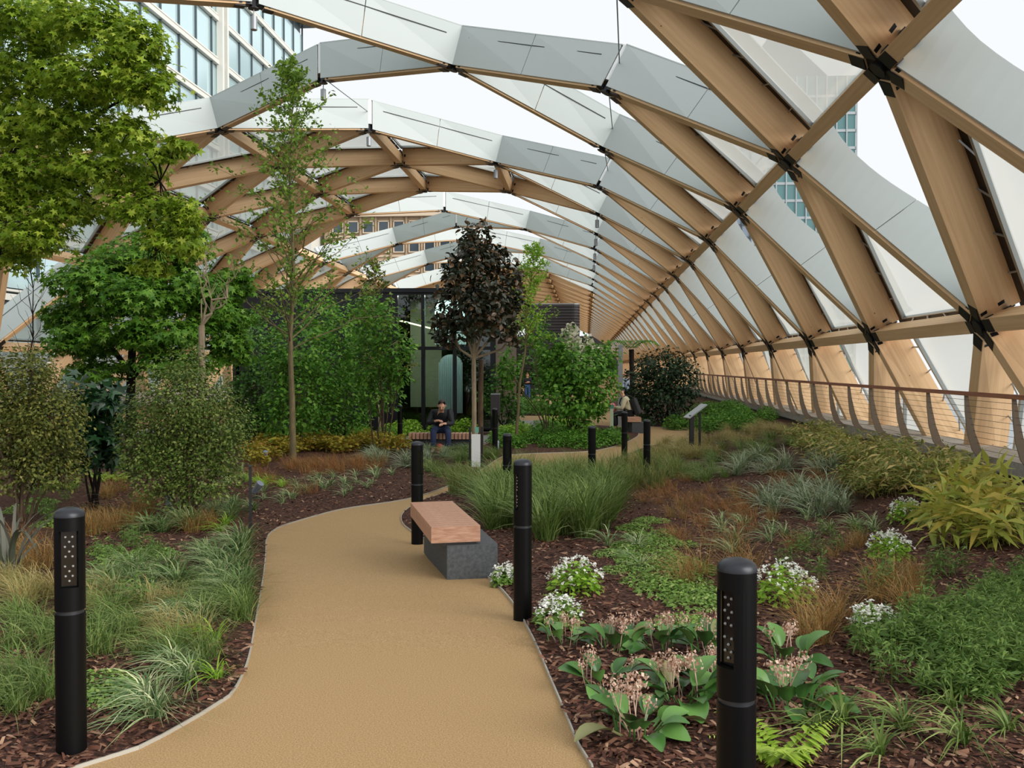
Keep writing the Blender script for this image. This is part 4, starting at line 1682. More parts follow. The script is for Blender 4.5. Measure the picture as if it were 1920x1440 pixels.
# ------------------------------------------------------------------ herb layer prototypes
def blades(rng, n, h, spread, width, droop, rad=.06, seg=4, hvar=.35, lean=.5):
    """Arching blades of grass from one crown."""
    az = rng.random(n) * 2 * np.pi
    ln = h * (1 - hvar + 2 * hvar * rng.random(n))
    le = lean * np.abs(rng.normal(size=n)) + .08
    dx, dy = np.cos(az), np.sin(az)
    r0 = rad * np.sqrt(rng.random(n))
    a0 = rng.random(n) * 2 * np.pi
    V = np.zeros((n, seg + 1, 2, 3))
    for i in range(seg + 1):
        t = i / seg
        out = ln * (np.sin(np.minimum(le, 1.2)) * t + droop * spread * t ** 2.2)
        up = ln * (np.cos(np.minimum(le, 1.2)) * t - droop * .75 * t ** 2.6)
        w = width * (1 - t ** 1.6) * (.5 + .5 * min(1, t * 4)) + width * .06
        cx = r0 * np.cos(a0) + out * dx
        cy = r0 * np.sin(a0) + out * dy
        cz = np.maximum(up, .012) - (.03 if i == 0 else 0)
        for s, sg in ((0, -1), (1, 1)):
            V[:, i, s, 0] = cx - dy * w * sg * .5
            V[:, i, s, 1] = cy + dx * w * sg * .5
            V[:, i, s, 2] = cz + .15 * w * (1 - 2 * s)
    F = []
    for i in range(seg):
        F.append([2 * i, 2 * i + 1, 2 * i + 3, 2 * i + 2])
    F = np.array(F)[None] + (np.arange(n) * (seg + 1) * 2)[:, None, None]
    F = F.reshape(-1, 4)
    tri = np.concatenate((F[:, [0, 1, 2]], F[:, [0, 2, 3]]))
    return V.reshape(-1, 3), tri


def mound(rng, n, r, h, size, leaf='small', up=1.0):
    d = unit(rng.normal(size=(n, 3)))
    d[:, 2] = np.abs(d[:, 2])
    p = d * np.array((r, r, h)) * (.45 + .55 * rng.random((n, 1)) ** .5)
    p[:, 2] += .01
    return leaf_mesh(leaf_template(leaf), p, size * (.6 + .8 * rng.random(n)), d * .5 + np.array((0, 0, up)) + rng.normal(size=(n, 3)) * .4, rng, d + rng.normal(size=(n, 3)) * .6)


def canes(rng, n, h, rad, leafn, leafsz, leaf='lance', lean=.25, spread=1.0):
    """Leafy stems: thin canes with leaves along them."""
    parts = []
    pos, dr = [], []
    for _ in range(n):
        a, r = rng.random() * 6.283, rad * math.sqrt(rng.random())
        b = np.array((r * math.cos(a), r * math.sin(a), 0))
        az, le = rng.random() * 6.283, lean * abs(rng.normal())
        H = h * (.6 + .6 * rng.random())
        e = b + np.array((math.cos(az) * math.sin(le), math.sin(az) * math.sin(le), math.cos(le))) * H
        for k in range(leafn):
            u = .25 + .75 * (k + .5) / leafn
            pos.append(b + (e - b) * u)
            t = k * 2.5 + rng.random()
            dr.append((math.cos(t) * spread, math.sin(t) * spread, .35 * rng.normal() + .15))
        w = .003
        s = np.array((-math.sin(az), math.cos(az), 0)) * w
        parts.append((np.array([b - s, b + s, e + s * .3, e - s * .3]), np.array([(0, 1, 2), (0, 2, 3)])))
    pos, dr = np.array(pos), np.array(dr)
    parts.append(leaf_mesh(leaf_template(leaf), pos, leafsz * (.6 + .7 * rng.random(len(pos))), np.tile((0, 0, 1.), (len(pos), 1)) + rng.normal(size=pos.shape) * .4, rng, dr))
    return merge(parts)


def feather(rng, n, h, rad):
    parts = []
    for _ in range(n):
        a, r = rng.random() * 6.283, rad * math.sqrt(rng.random())
        b = np.array((r * math.cos(a), r * math.sin(a), 0))
        H = h * (.6 + .5 * rng.random())
        m = 34
        u = .2 + .8 * rng.random(m)
        az = rng.random(m) * 6.283
        p = b + np.stack((np.zeros(m) + .08 * u * math.cos(a), np.zeros(m) + .08 * u * math.sin(a), u * H), 1)
        dr = np.stack((np.cos(az), np.sin(az), .5 + 0 * az), 1)
        parts.append(leaf_mesh(leaf_template('lance'), p, .10 * (1.1 - u) + .03, np.stack((0 * u, 0 * u, 1 + 0 * u), 1) + rng.normal(size=(m, 3)) * .5, rng, dr))
    return merge(parts)


def fern(rng, n, ln):
    pos, dr, sz = [], [], []
    for k in range(n):
        az = k * 6.283 / n + rng.normal() * .3
        el = .6 + .3 * rng.random()
        m = 16
        for i in range(m):
            u = (i + 1) / m
            c = np.array((math.cos(az) * u * ln * math.cos(el), math.sin(az) * u * ln * math.cos(el), ln * (math.sin(el) * u - .35 * u * u)))
            for s in (-1, 1):
                pos.append(c)
                dr.append((-math.sin(az) * s + .35 * math.cos(az), math.cos(az) * s + .35 * math.sin(az), .1))
                sz.append(ln * .34 * math.sin(min(1, u * 1.25) * 2.4 + .5) * (1.05 - u * .65))
    pos, dr, sz = np.array(pos), np.array(dr), np.array(sz)
    t = leaf_template('lance')
    tv = t[0].copy()
    tv[:, 1] *= 1.5
    return leaf_mesh((tv, t[1]), pos, np.maximum(.02, sz), np.tile((0, 0, 1.), (len(pos), 1)) + rng.normal(size=pos.shape) * .12, rng, dr)


def variants(name, fn, mat, k=3):
    out = []
    for i in range(k):
        rng = np.random.default_rng(sum(map(ord, name)) * 10 + i)
        me = np_mesh(name, *fn(rng))
        me.materials.append(L[mat])
        out.append(me)
    return out


PR = {
    'tall_grass': variants('tall_grass', lambda g: blades(g, 150, .62, .55, .011, .45, .1, 5, .35, .33), 'grass'),
    'seed_grass': variants('seed_grass', lambda g: blades(g, 120, .55, .5, .006, .35, .1, 4, .35, .35), 'grass_seed'),
    'green_grass': variants('green_grass', lambda g: blades(g, 110, .32, .7, .006, .65, .08, 4, .4, .55), 'grass'),
    'striped_sedge': variants('striped_sedge', lambda g: blades(g, 110, .34, .85, .012, .75, .06, 5, .3, .6), 'sedge'),
    'dark_sedge': variants('dark_sedge', lambda g: blades(g, 90, .4, .75, .014, .6, .06, 5, .3, .55), 'blue'),
    'bronze_grass': variants('bronze_grass', lambda g: blades(g, 120, .34, .6, .004, .45, .09, 4, .4, .55), 'bronze'),
    'tan_grass': variants('tan_grass', lambda g: blades(g, 190, .36, .7, .0045, .55, .08, 4, .4, .5), 'tan'),
    'rust_grass': variants('rust_grass', lambda g: blades(g, 90, .34, .7, .004, .5, .14, 4, .45, .7), 'rust'),
    'silver_tuft': variants('silver_tuft', lambda g: blades(g, 95, .42, .6, .013, .5, .07, 5, .35, .6), 'silver'),
    'small_tuft': variants('small_tuft', lambda g: blades(g, 34, .24, .8, .010, .65, .03, 4, .35, .6), 'sedge'),
    'lime_tuft': variants('lime_tuft', lambda g: blades(g, 30, .22, .9, .012, .7, .03, 5, .35, .6), 'lime'),
    'lily_tuft': variants('lily_tuft', lambda g: blades(g, 40, .32, .9, .016, .75, .03, 5, .35, .6), 'grass'),
    'dwarf_bamboo': variants('dwarf_bamboo', lambda g: canes(g, 22, .34, .18, 7, .15, 'lance', .45), 'bamboo'),
    'yellow_bamboo': variants('yellow_bamboo', lambda g: canes(g, 7, .36, .16, 5, .27, 'lance', .6), 'sasa'),
    'leafy_stem': variants('leafy_stem', lambda g: canes(g, 12, .3, .1, 8, .09, 'lance', .3), 'feather'),
    'feathery_plant': variants('feathery_plant', lambda g: feather(g, 11, .27, .13), 'feather'),
    'mat_plant': variants('mat_plant', lambda g: mound(g, 330, .24, .07, .04), 'mat'),
    'yellow_mound': variants('yellow_mound', lambda g: canes(g, 30, .28, .18, 8, .09, 'small', .45), 'yellow'),
    'fern': variants('fern', lambda g: fern(g, 8, .4), 'fern'),
    'low_shrub': variants('low_shrub', lambda g: mound(g, 620, .42, .42, .075), 'woodland'),
    'lime_shrub': variants('lime_shrub', lambda g: mound(g, 480, .34, .36, .075), 'lime'),
}


def keep_off(x, y):
    for b in BOL:
        if (b[0] - x) ** 2 + (b[1] - y) ** 2 < .0064:
            return True
    u = (x - mid.x) * math.cos(rzb) + (y - mid.y) * math.sin(rzb)
    v = -(x - mid.x) * math.sin(rzb) + (y - mid.y) * math.cos(rzb)
    return -.14 < u < .34 and abs(v) < .72


BOL = [tuple(bol_px(b[0], b[1]))[:2] for b in bollards]


def where(x, y):
    for p in BEDS:
        if inside(p, x, y) and edge_dist(p, x, y) > .06:
            return p
    return None


PLACED = []


def place(kind, v, s, rz, label, group, cat, name=None, tilt=0.0):
    ms = PR[kind]
    o = link(name or kind, random.choice(ms))
    o.location = v
    o.rotation_euler = (tilt * random.gauss(0, 1), tilt * random.gauss(0, 1), rz)
    o.scale = (s, s, s * random.uniform(.85, 1.15))
    tag(o, label, cat, group, 'thing')
    PLACED.append(o)
    return o


def patch(kind, label, group, areas, size=(.8, 1.2), cat='grass clump', name=None, sep=.0, force=False):
    """areas: (cx, cy, rx, ry, n) ellipses of the photograph's ground, projected onto the beds."""
    done = []
    for cx, cy, rx, ry, n in areas:
        k = tries = 0
        while k < n and tries < n * 30:
            tries += 1
            a, r = random.uniform(0, 6.283), math.sqrt(random.random())
            px, py = cx + rx * r * math.cos(a), cy + ry * r * math.sin(a)
            if py < 760:
                continue
            v = at(px, py)
            if v.x > 5.36 or keep_off(v.x, v.y):
                continue
            p = where(v.x, v.y)
            if p is None:
                if not force:
                    continue
                z = ground(v.x, v.y)
            else:
                z = bed_height(p, v.x, v.y)
            if sep and any((q[0] - v.x) ** 2 + (q[1] - v.y) ** 2 < sep * sep for q in done):
                continue
            done.append((v.x, v.y))
            place(kind, (v.x, v.y, z), random.uniform(*size), random.uniform(0, 6.28), label, group, cat, name)
            k += 1


# ---- right-hand bed
patch('tall_grass', 'tall arching green grass clump in the drift behind the slatted bench', 'tall green grass behind the bench', [(1010, 985, 95, 45, 26), (1090, 960, 70, 45, 18), (960, 950, 60, 25, 10), (1110, 1000, 30, 25, 5)], (.85, 1.15), sep=.12)
patch('seed_grass', 'green grass with tan seed heads between the bench and the far path', 'seeding grass by the far path', [(960, 920, 110, 22, 26), (1100, 915, 90, 22, 22), (1210, 900, 60, 22, 12), (860, 925, 30, 8, 5)], (.8, 1.1), sep=.1)
patch('tan_grass', 'fine tan grass clump where the path bends behind the bollards', 'tan grass at the path bend', [(1265, 855, 50, 22, 18), (1330, 840, 70, 22, 24), (1420, 822, 60, 16, 18), (1200, 872, 24, 10, 5)], (.8, 1.15), sep=.12)
patch('rust_grass', 'bronze-brown grass patch on open mulch in the bed along the railing', 'bronze grass on the open mulch', [(1330, 1010, 90, 50, 9), (1290, 925, 60, 25, 7), (1500, 900, 60, 22, 8), (1375, 965, 40, 30, 5), (1230, 940, 40, 15, 4)], (.6, .95), sep=.2)
patch('green_grass', 'soft green grass clump between the tan grass and the silver tufts', 'green grass in the railing bed', [(1300, 890, 70, 22, 16), (1390, 860, 70, 22, 18), (1440, 840, 60, 14, 12)], (.8, 1.1), sep=.13)
patch('silver_tuft', 'silvery sword-leaved tuft in the bed along the railing', 'silver tufts in the railing bed', [(1440, 890, 60, 22, 7), (1480, 955, 50, 26, 6), (1555, 960, 30, 22, 4), (1545, 880, 50, 20, 5)], (.9, 1.25), sep=.25)
patch('dwarf_bamboo', 'dense green dwarf bamboo clump below the railing', 'dwarf bamboo below the railing', [(1600, 860, 90, 28, 22), (1700, 890, 90, 34, 24), (1780, 920, 60, 28, 14), (1520, 830, 70, 16, 12), (1640, 920, 60, 20, 10)], (.85, 1.2), 'bamboo', sep=.2)
patch('yellow_bamboo', 'yellowing broad-leaved bamboo clump near the plinth', 'yellowing bamboo by the plinth', [(1800, 1000, 70, 45, 11), (1870, 1000, 50, 50, 8), (1840, 960, 50, 20, 5)], (.9, 1.25), 'bamboo', sep=.2)
patch('feathery_plant', 'feathery deep green plant in the thick patch beside the yellowing bamboo', 'feathery green patch', [(1860, 1230, 80, 70, 22), (1750, 1220, 50, 40, 4), (1895, 1130, 40, 40, 6), (1800, 1310, 60, 25, 4)], (.65, 1.0), 'plant', sep=.11)
patch('leafy_stem', 'thin leafy green stems scattered over the mulch near the white flowers', 'leafy stems on the mulch', [(1530, 1070, 60, 40, 6), (1640, 1260, 60, 50, 5), (1570, 1010, 50, 20, 3), (1620, 1120, 60, 30, 3), (1760, 1110, 60, 30, 4)], (.5, .8), 'plant', sep=.1)
patch('bronze_grass', 'wispy bronze grass clump near the bollard among the bergenias', 'wispy bronze grass', [(1545, 1190, 40, 40, 4), (1690, 1150, 40, 20, 3), (1380, 1080, 30, 40, 3), (1310, 1100, 30, 30, 2)], (.8, 1.2), sep=.12)
patch('mat_plant', 'bright green low mat plant spreading over the mulch behind the white flowers', 'bright green mat plants', [(1225, 1005, 55, 22, 9), (1205, 1045, 70, 22, 11), (1250, 1090, 60, 26, 10), (1290, 1130, 50, 24, 8), (1290, 1188, 40, 14, 4), (1170, 1075, 30, 14, 3)], (.5, .85), 'plant', sep=.1)
patch('lily_tuft', 'arching strap-leaved tuft on bare mulch beside the lime fern', 'strap-leaved tufts near the fern', [(1560, 1385, 30, 20, 2), (1700, 1375, 30, 14, 2), (1800, 1410, 50, 22, 3), (1640, 1425, 30, 10, 2), (1800, 1345, 40, 12, 2), (1880, 1390, 30, 20, 2)], (.55, .8), sep=.16)
patch('small_tuft', 'small striped tuft on the mulch of the railing bed', 'small tufts in the railing bed', [(1180, 1060, 60, 40, 5), (1400, 1010, 80, 40, 8), (1600, 1000, 50, 20, 4), (1500, 1000, 60, 20, 4)], (.7, 1.1), sep=.15)
# ---- left-hand bed
patch('striped_sedge', 'pale striped sedge clump on the mulch close to the path curve', 'striped sedge by the path curve', [(280, 1345, 30, 14, 2), (330, 1280, 40, 16, 3), (395, 1275, 14, 8, 1), (250, 1120, 50, 30, 4), (330, 1180, 60, 24, 4)], (.5, .78), sep=.18)
patch('dark_sedge', 'dark green arching sedge clump in the bed beside the path', 'dark sedge beside the path', [(290, 1110, 50, 30, 5), (400, 1080, 60, 26, 6), (440, 1110, 40, 26, 4), (220, 1110, 40, 26, 3), (445, 1040, 30, 14, 3), (300, 1000, 60, 14, 4), (400, 980, 60, 10, 4), (450, 965, 30, 10, 3)], (.6, .9), sep=.16)
patch('green_grass', 'soft green grass clump in the bed beside the lensed bollard', 'soft green grass by the lensed bollard', [(45, 1320, 50, 40, 6), (60, 1200, 70, 40, 6), (230, 1220, 60, 40, 5), (400, 1160, 60, 30, 6), (330, 1250, 60, 26, 4), (190, 1190, 40, 30, 3), (420, 1130, 50, 16, 4)], (.6, .95), sep=.14)
patch('tan_grass', 'tan wispy grass clump between the sedges', 'tan grass between the sedges', [(340, 1210, 40, 16, 3), (60, 1130, 60, 30, 5), (180, 1140, 40, 20, 3), (300, 1160, 40, 12, 2)], (.6, .85), sep=.15)
patch('bronze_grass', 'bronze fine-bladed grass clump behind the lensed bollard', 'bronze grass behind the lensed bollard', [(210, 1010, 60, 24, 9), (60, 1060, 60, 24, 6), (260, 970, 50, 16, 5), (370, 1010, 40, 14, 3), (230, 935, 40, 12, 4)], (.75, 1.1), sep=.13)
patch('mat_plant', 'low bright green leaf mat in the maple bed', 'green mats in the maple bed', [(230, 1050, 50, 20, 7), (195, 1320, 18, 14, 3), (60, 960, 50, 16, 7), (300, 1050, 40, 14, 4), (120, 990, 40, 10, 3)], (.5, .8), 'plant', sep=.1)
patch('fern', 'lime-green fern under the rounded shrubs', 'lime ferns under the shrubs', [(190, 905, 50, 8, 5), (120, 920, 40, 8, 3), (320, 930, 40, 6, 2)], (.7, 1.0), 'fern', sep=.25)
patch('small_tuft', 'small green tuft on bare mulch before the yellow mounds', 'small tufts before the yellow mounds', [(620, 918, 90, 18, 16), (520, 940, 40, 14, 5), (700, 900, 40, 10, 5), (430, 900, 50, 20, 7)], (.75, 1.1), sep=.15)
patch('rust_grass', 'rusty red-brown grass clump in the bed opposite the bench', 'rusty grass opposite the bench', [(600, 882, 60, 14, 22), (680, 878, 40, 10, 12), (500, 905, 30, 12, 4), (560, 930, 30, 8, 2)], (.75, 1.1), sep=.15)
patch('yellow_mound', 'yellow-bronze leafy mound under the slender young tree', 'yellow-bronze mounds', [(530, 850, 60, 12, 9), (620, 848, 60, 10, 9), (700, 846, 60, 10, 9), (755, 850, 20, 8, 3), (480, 870, 30, 14, 4)], (.9, 1.3), 'plant', sep=.2)
patch('silver_tuft', 'silvery sword-leaved tuft in the bed opposite the bench', 'silver tufts opposite the bench', [(715, 872, 40, 8, 5), (810, 862, 30, 8, 4), (770, 880, 20, 6, 2)], (.8, 1.1), sep=.2)
patch('green_grass', 'thick green grass clump at the foot of the magnolia', 'green grass under the magnolia', [(870, 862, 50, 12, 14), (920, 858, 30, 8, 6), (830, 890, 40, 10, 6)], (.9, 1.2), sep=.13)
patch('low_shrub', 'low dark green shrub in the island bed beyond the bollards', 'low shrubs on the island bed', [(1010, 835, 60, 8, 6), (1090, 836, 60, 7, 6), (960, 836, 26, 7, 3), (1040, 818, 60, 6, 6), (1140, 826, 30, 6, 3)], (.6, .95), 'shrub', sep=.3)
patch('lime_shrub', 'lime-green low shrub between the pavilion and the man on the bench', 'lime shrubs by the pavilion', [(755, 819, 22, 4, 3), (850, 819, 50, 4, 4), (965, 828, 30, 5, 4), (1020, 812, 60, 6, 6), (690, 824, 20, 3, 1), (1120, 815, 30, 5, 2)], (.8, 1.1), 'shrub', sep=.3)
patch('low_shrub', 'low green shrub along the far path in front of the dark evergreen', 'low shrubs by the far path', [(1250, 808, 40, 5, 6), (1190, 800, 20, 4, 2), (1330, 806, 40, 8, 6), (1380, 800, 40, 10, 5), (1340, 775, 50, 8, 8), (1420, 785, 40, 8, 5)], (.8, 1.1), 'shrub', sep=.35)
patch('low_shrub', 'low green shrub at the foot of the woodland thicket', 'low shrubs under the thicket', [(480, 828, 60, 8, 6), (600, 822, 60, 6, 6), (690, 826, 40, 5, 4), (300, 880, 60, 10, 3), (560, 835, 40, 5, 3)], (.7, 1.0), 'shrub', sep=.35)

patch('lime_tuft', 'small lime-green tuft near the path curve', 'lime tufts near the path curve', [(402, 1210, 8, 5, 1), (400, 1282, 8, 5, 1), (470, 905, 40, 14, 5), (510, 915, 40, 12, 4), (420, 1000, 40, 10, 2)], (.8, 1.1), sep=.15)
patch('leafy_stem', 'leafy green seedling between the bronze grass and the dark sedge', 'leafy seedlings in the maple bed', [(240, 1045, 60, 24, 7), (80, 985, 60, 16, 6), (110, 930, 60, 14, 6), (230, 1150, 60, 40, 4)], (.5, .8), 'plant', sep=.12)
patch('bronze_grass', 'thin bronze grass tuft on the mulch in front of the silver tufts', 'bronze tufts before the silver tufts', [(1400, 960, 90, 36, 9), (1290, 960, 50, 30, 5), (1560, 1040, 80, 20, 6), (1700, 1110, 60, 30, 4)], (.5, .8), sep=.15)

patch('low_shrub', 'low green shrub near the person standing far down the garden', 'low shrubs far down the garden', [(990, 772, 34, 9, 9), (1080, 774, 50, 9, 8)], (1.0, 1.4), 'shrub', sep=.5)

# ---- white-flowered clumps
def flower_clump(px, py, s, label, n=90):
    v = at(px, py)
    p = where(v.x, v.y) or right_poly
    rng = np.random.default_rng(int(px * 7 + py))
    t = empty('white_flower_clump', (v.x, v.y, bed_height(p, v.x, v.y)))
    tag(t, label, 'flowers')
    V, F = merge([mound(rng, 260, .2 * s, .2 * s, .05), canes(rng, 16, .22 * s, .13 * s, 7, .05, 'small', .3)])
    o = link('leaves', np_mesh('leaves', V, F), L['lime' if s > .7 else 'mat'], t)
    a, r = rng.random(n) * 6.283, np.sqrt(rng.random(n)) * .21 * s
    q = np.stack((r * np.cos(a), r * np.sin(a), .25 * s * (1 - .5 * (r / (.21 * s)) ** 2) + rng.normal(size=n) * .015), 1)
    q = np.repeat(q, 4, axis=0) + rng.normal(size=(n * 4, 3)) * .008
    V, F = leaf_mesh(leaf_template('petal'), q, .013 * (.7 + .6 * rng.random(n * 4)), rng.normal(size=(n * 4, 3)) * .5 + np.array((0, 0, 1.)), rng)
    link('flower_heads', np_mesh('flower_heads', V, F), L['white'], t)['kind'] = 'stuff'


for px, py, s, lab in ((1080, 1122, .95, 'white-flowered clump with lime leaves beside the bench bollard'), (1048, 1180, .7, 'small white-flowered clump between the bench bollard and the bergenias'),
                       (948, 1098, .5, 'tiny lime-leaved flowering clump at the corner of the stone bench base'), (1470, 1140, 1.05, 'broad white-flowered clump behind the bollard among the bergenias'),
                       (1668, 1055, .95, 'white-flowered clump on mulch in front of the yellowing bamboo'), (1700, 985, 1.0, 'white-flowered clump tucked against the dwarf bamboo'),
                       (1640, 1205, .7, 'sparse white-flowered clump among thin leafy stems'), (1760, 945, .9, 'white-flowered clump under the yellowing bamboo leaves'),
                       (1150, 925, .8, 'pale flowering clump at the end of the tall grass drift')):
    flower_clump(px, py, s, lab)

# ---- bergenias: every leaf and flower head its own part
def spoon():
    mb = MB()
    nu, nv = 7, 5
    for i in range(nu):
        u = i / (nu - 1)
        w = .36 * math.sin(math.pi * min(1, u * .93 + .05)) ** .7
        for j in range(nv):
            v = (j / (nv - 1) - .5) * 2
            mb.V.append((u, v * w, .16 * v * v * w * 2 + .1 * math.sin(u * 3) - .12 * u * u))
    for i in range(nu - 1):
        for j in range(nv - 1):
            mb.face((i * nv + j, (i + 1) * nv + j, (i + 1) * nv + j + 1, i * nv + j + 1))
    b = len(mb.V)
    mb.tube([(-.35, 0, -.22), (0, 0, 0.0)], [.03, .03], 5)
    return mb


LEAFM = [spoon().mesh('leaf', True) for _ in range(1)]


def head_mesh(seed):
    rng = np.random.default_rng(seed)
    n = 44
    d = unit(rng.normal(size=(n, 3)))
    q = d * np.array((.065, .065, .06)) * rng.random((n, 1)) ** .4 + np.array((0, 0, .23))
    V, F = leaf_mesh(leaf_template('petal'), q, .014 * (.7 + .6 * rng.random(n)), d + rng.normal(size=(n, 3)) * .3, rng)
    m = MB().tube([(0, 0, 0), (.01, 0, .12), (0, 0, .24)], .004, 5)
    V2 = np.array(m.V)
    F2 = []
    for f in m.F:
        for k in range(1, len(f) - 1):
            F2.append((f[0], f[k], f[k + 1]))
    return np_mesh('flower_head', *merge([(V, F), (V2, np.array(F2))]))


HEADM = [head_mesh(i) for i in range(3)]
bmats = [plain('bergenia_leaf_a', (74, 118, 54), .32), plain('bergenia_leaf_b', (98, 140, 70), .32), plain('bergenia_leaf_c', (60, 100, 46), .3), plain('bergenia_leaf_old', (140, 140, 90), .45)]
leaf_by_mat = []
for m in bmats:
    me = LEAFM[0].copy()
    me.materials.append(m)
    leaf_by_mat.append(me)


def bergenia(px, py, s, nl, nf, label):
    v = at(px, py)
    p = where(v.x, v.y) or right_poly
    t = empty('bergenia', (v.x, v.y, bed_height(p, v.x, v.y)))
    tag(t, label, 'flowers')
    for i in range(nl + 3):
        az = i * 2.4 + random.uniform(-.3, .3)
        el = random.choice((.25, .6, .9, 1.1))
        r = .04 + .05 * random.random()
        l = s * random.uniform(.105, .16)
        o = link('leaf', random.choice(leaf_by_mat[:3] * 3 + leaf_by_mat[3:]), None, t)
        o.location = (r * math.cos(az) + l * .35 * math.cos(el) * math.cos(az), r * math.sin(az) + l * .35 * math.cos(el) * math.sin(az), .02 + l * .35 * math.sin(el))
        o.rotation_euler = (random.gauss(0, .2), -el + .25, az)
        o.scale = (l, l * random.uniform(.85, 1.1), l)
    for i in range(nf):
        a = random.uniform(0, 6.28)
        r = random.uniform(.02, .13) * s
        o = link('flower_head', random.choice(HEADM), L['pink'], t)
        o.location = (r * math.cos(a), r * math.sin(a), 0)
        o.rotation_euler = (random.gauss(0, .2), random.gauss(0, .2), a)
        k = s * random.uniform(.6, .85)
        o.scale = (k * .85, k * .85, k)


for px, py, s, nl, nf, lab in ((1195, 1385, 1.15, 14, 6, 'large bergenia with upright leaves and faded pink flowers at the path edge'), (1275, 1330, 1.1, 13, 8, 'flowering bergenia just behind the largest one and beside the bollard'),
                               (1130, 1300, .9, 9, 4, 'bergenia with small leaves on the mulch at the path edge'), (1160, 1232, .95, 8, 7, 'bergenia with many faded pink heads near the low mat plants'),
                               (1235, 1232, .95, 10, 5, 'bergenia with broad upright leaves among the mat plants'), (1330, 1245, 1.0, 11, 5, 'bergenia right behind the bollard among pink flowers'),
                               (1060, 1215, .8, 7, 5, 'small bergenia below the white flowers at the path edge'), (1485, 1345, 1.15, 13, 4, 'compact bergenia with rounded leaves next to the lime fern'),
                               (1478, 1265, 1.0, 7, 3, 'upright bergenia with few flowers behind the compact one'), (1330, 1310, .9, 9, 5, 'bergenia close against the bollard tube')):
    bergenia(px, py, s, nl, nf, lab)
v = at(1462, 1436)
place('fern', (v.x, v.y, bed_height(right_poly, v.x, v.y)), 1.0, .5, 'single lime-yellow fern at the foot of the bollard among bergenias', None, 'fern')

# ---- grey flax with long arching leaves
v = foot(34, 6.5)
rng = np.random.default_rng(77)
V, F = blades(rng, 26, 1.15, .8, .03, .85, .06, 12, .25, .4)
o = link('flax', np_mesh('flax', V, F), L['flax'])
o.location = (v.x - .1, v.y, bed_height(left_poly, v.x, v.y))
tag(o, 'grey flax with long arching strap leaves at the edge of the maple bed', 'flax')

# ------------------------------------------------------------------ small garden fittings
def spotlight(p, rz, tilt, label):
    t = empty('spotlight', p, rz)
    tag(t, label, 'spotlight')
    MB().lathe([(.05, 0), (.05, .015), (.012, .02), (.012, .09)], 12).build('base', M['dark_post'], t)
    h = MB()
    h.lathe([(.03, -.09), (.046, -.075), (.048, .04), (.055, .045), (.055, .1), (.045, .1)], 16)
    o = h.build('housing', M['spot'], t, (0, 0, .14), True)
    o.rotation_euler = (tilt, 0, 0)
    g = MB().lathe([(.001, .088), (.045, .088), (.045, .092), (.001, .092)], 16).build('lens', M['lens'], o)
    return t


for px, py, rz, ti, lab in ((318, 966, .3, -.35, 'small grey spotlight at the foot of the rounded shrub'), (482, 940, 1.2, .7, 'small grey spotlight just behind the thin black post'),
                            (590, 842, -.8, .6, 'small grey spotlight aimed up at the slender young tree'), (497, 872, .5, .4, 'small grey spotlight at the edge of the thicket shrub'), (932, 850, .2, -.3, 'grey spotlight at the foot of the magnolia by the path')):
    v = at(px, py)
    p = where(v.x, v.y)
    spotlight((v.x, v.y, bed_height(p, v.x, v.y) if p else ground(v.x, v.y)), rz, ti, lab)

# thin black sign seen edge-on
v = at(470, 1018)
t = empty('sign_post', (v.x, v.y, bed_height(left_poly, v.x, v.y)), math.radians(20))
MB().box((0, 0, .36), (.028, .05, .76)).build('post', M['dark_post'], t)
MB().box((0, .0, .745), (.03, .16, .012)).build('panel', M['dark_post'], t)
tag(t, 'thin black sign post standing at the mulch edge of the path curve', 'sign')

# angled interpretation panel
v = foot(1297, 20.2)
t = empty('information_panel', v, .25)
tag(t, 'angled grey information panel on black posts where the path meets the railing bed', 'sign')
MB().box((0, 0, .42), (.09, .06, .9)).build('post', M['dark_post'], t)
MB().box((.28, .25, .45), (.04, .04, .96)).build('post', M['dark_post'], t)
mb = MB()
mb.box((.12, .1, .95), (.5, .36, .025), M=Matrix.Rotation(-.62, 3, 'Y'))
mb.build('panel', M['alu'], t)

# tall grey lamp head and pale post further back
v = foot(929, 20.6)
t = empty('tall_lamp', v)
tag(t, 'tall black post with grey louvred rectangular lamp head near the magnolia', 'lamp')
MB().box((0, 0, .4), (.1, .1, .9)).build('post', M['dark_post'], t)
MB().box((0, 0, 1.06), (.2, .16, .46)).build('head', M['louvre'], t)
MB().box((0, 0, 1.3), (.2, .16, .02)).build('cap', M['lamp_grey'], t)
v = foot(1163, 30)
t = empty('tall_post', v)
tag(t, 'tall pale grey square post beside the seated visitors', 'post')
MB().box((0, 0, 1.25), (.15, .15, 2.6)).build('shaft', M['lamp_grey'], t)
MB().box((0, 0, 2.57), (.18, .18, .05)).build('cap', M['lamp_grey'], t)
v = foot(1147, 24.5)
t = empty('marker_post', v)
tag(t, 'pale green marker post with teal top behind the broad island shrub', 'marker')
MB().box((0, 0, .4), (.09, .04, .85)).build('plate', plain('pale_green_plate', (196, 208, 178), .6), t)
MB().box((0, 0, .86), (.12, .05, .1)).build('sticker', plain('teal_sticker', (90, 150, 130), .6), t)

# ------------------------------------------------------------------ people
SK = plain('skin', (206, 156, 130), .55)


def skinned(name, verts, edges, mat, parent, root=0, sub=2):
    me = bpy.data.meshes.new(name)
    me.from_pydata([v[:3] for v in verts], edges, [])
    o = link(name, me, mat, parent)
    o.modifiers.new('skin', 'SKIN')
    for i, v in enumerate(verts):
        r = v[3]
        me.skin_vertices[0].data[i].radius = (r, v[4] if len(v) > 4 else r)
        me.skin_vertices[0].data[i].use_root = (i == root)
    ss = o.modifiers.new('sub', 'SUBSURF')
    ss.levels = sub
    ss.render_levels = sub
    return o


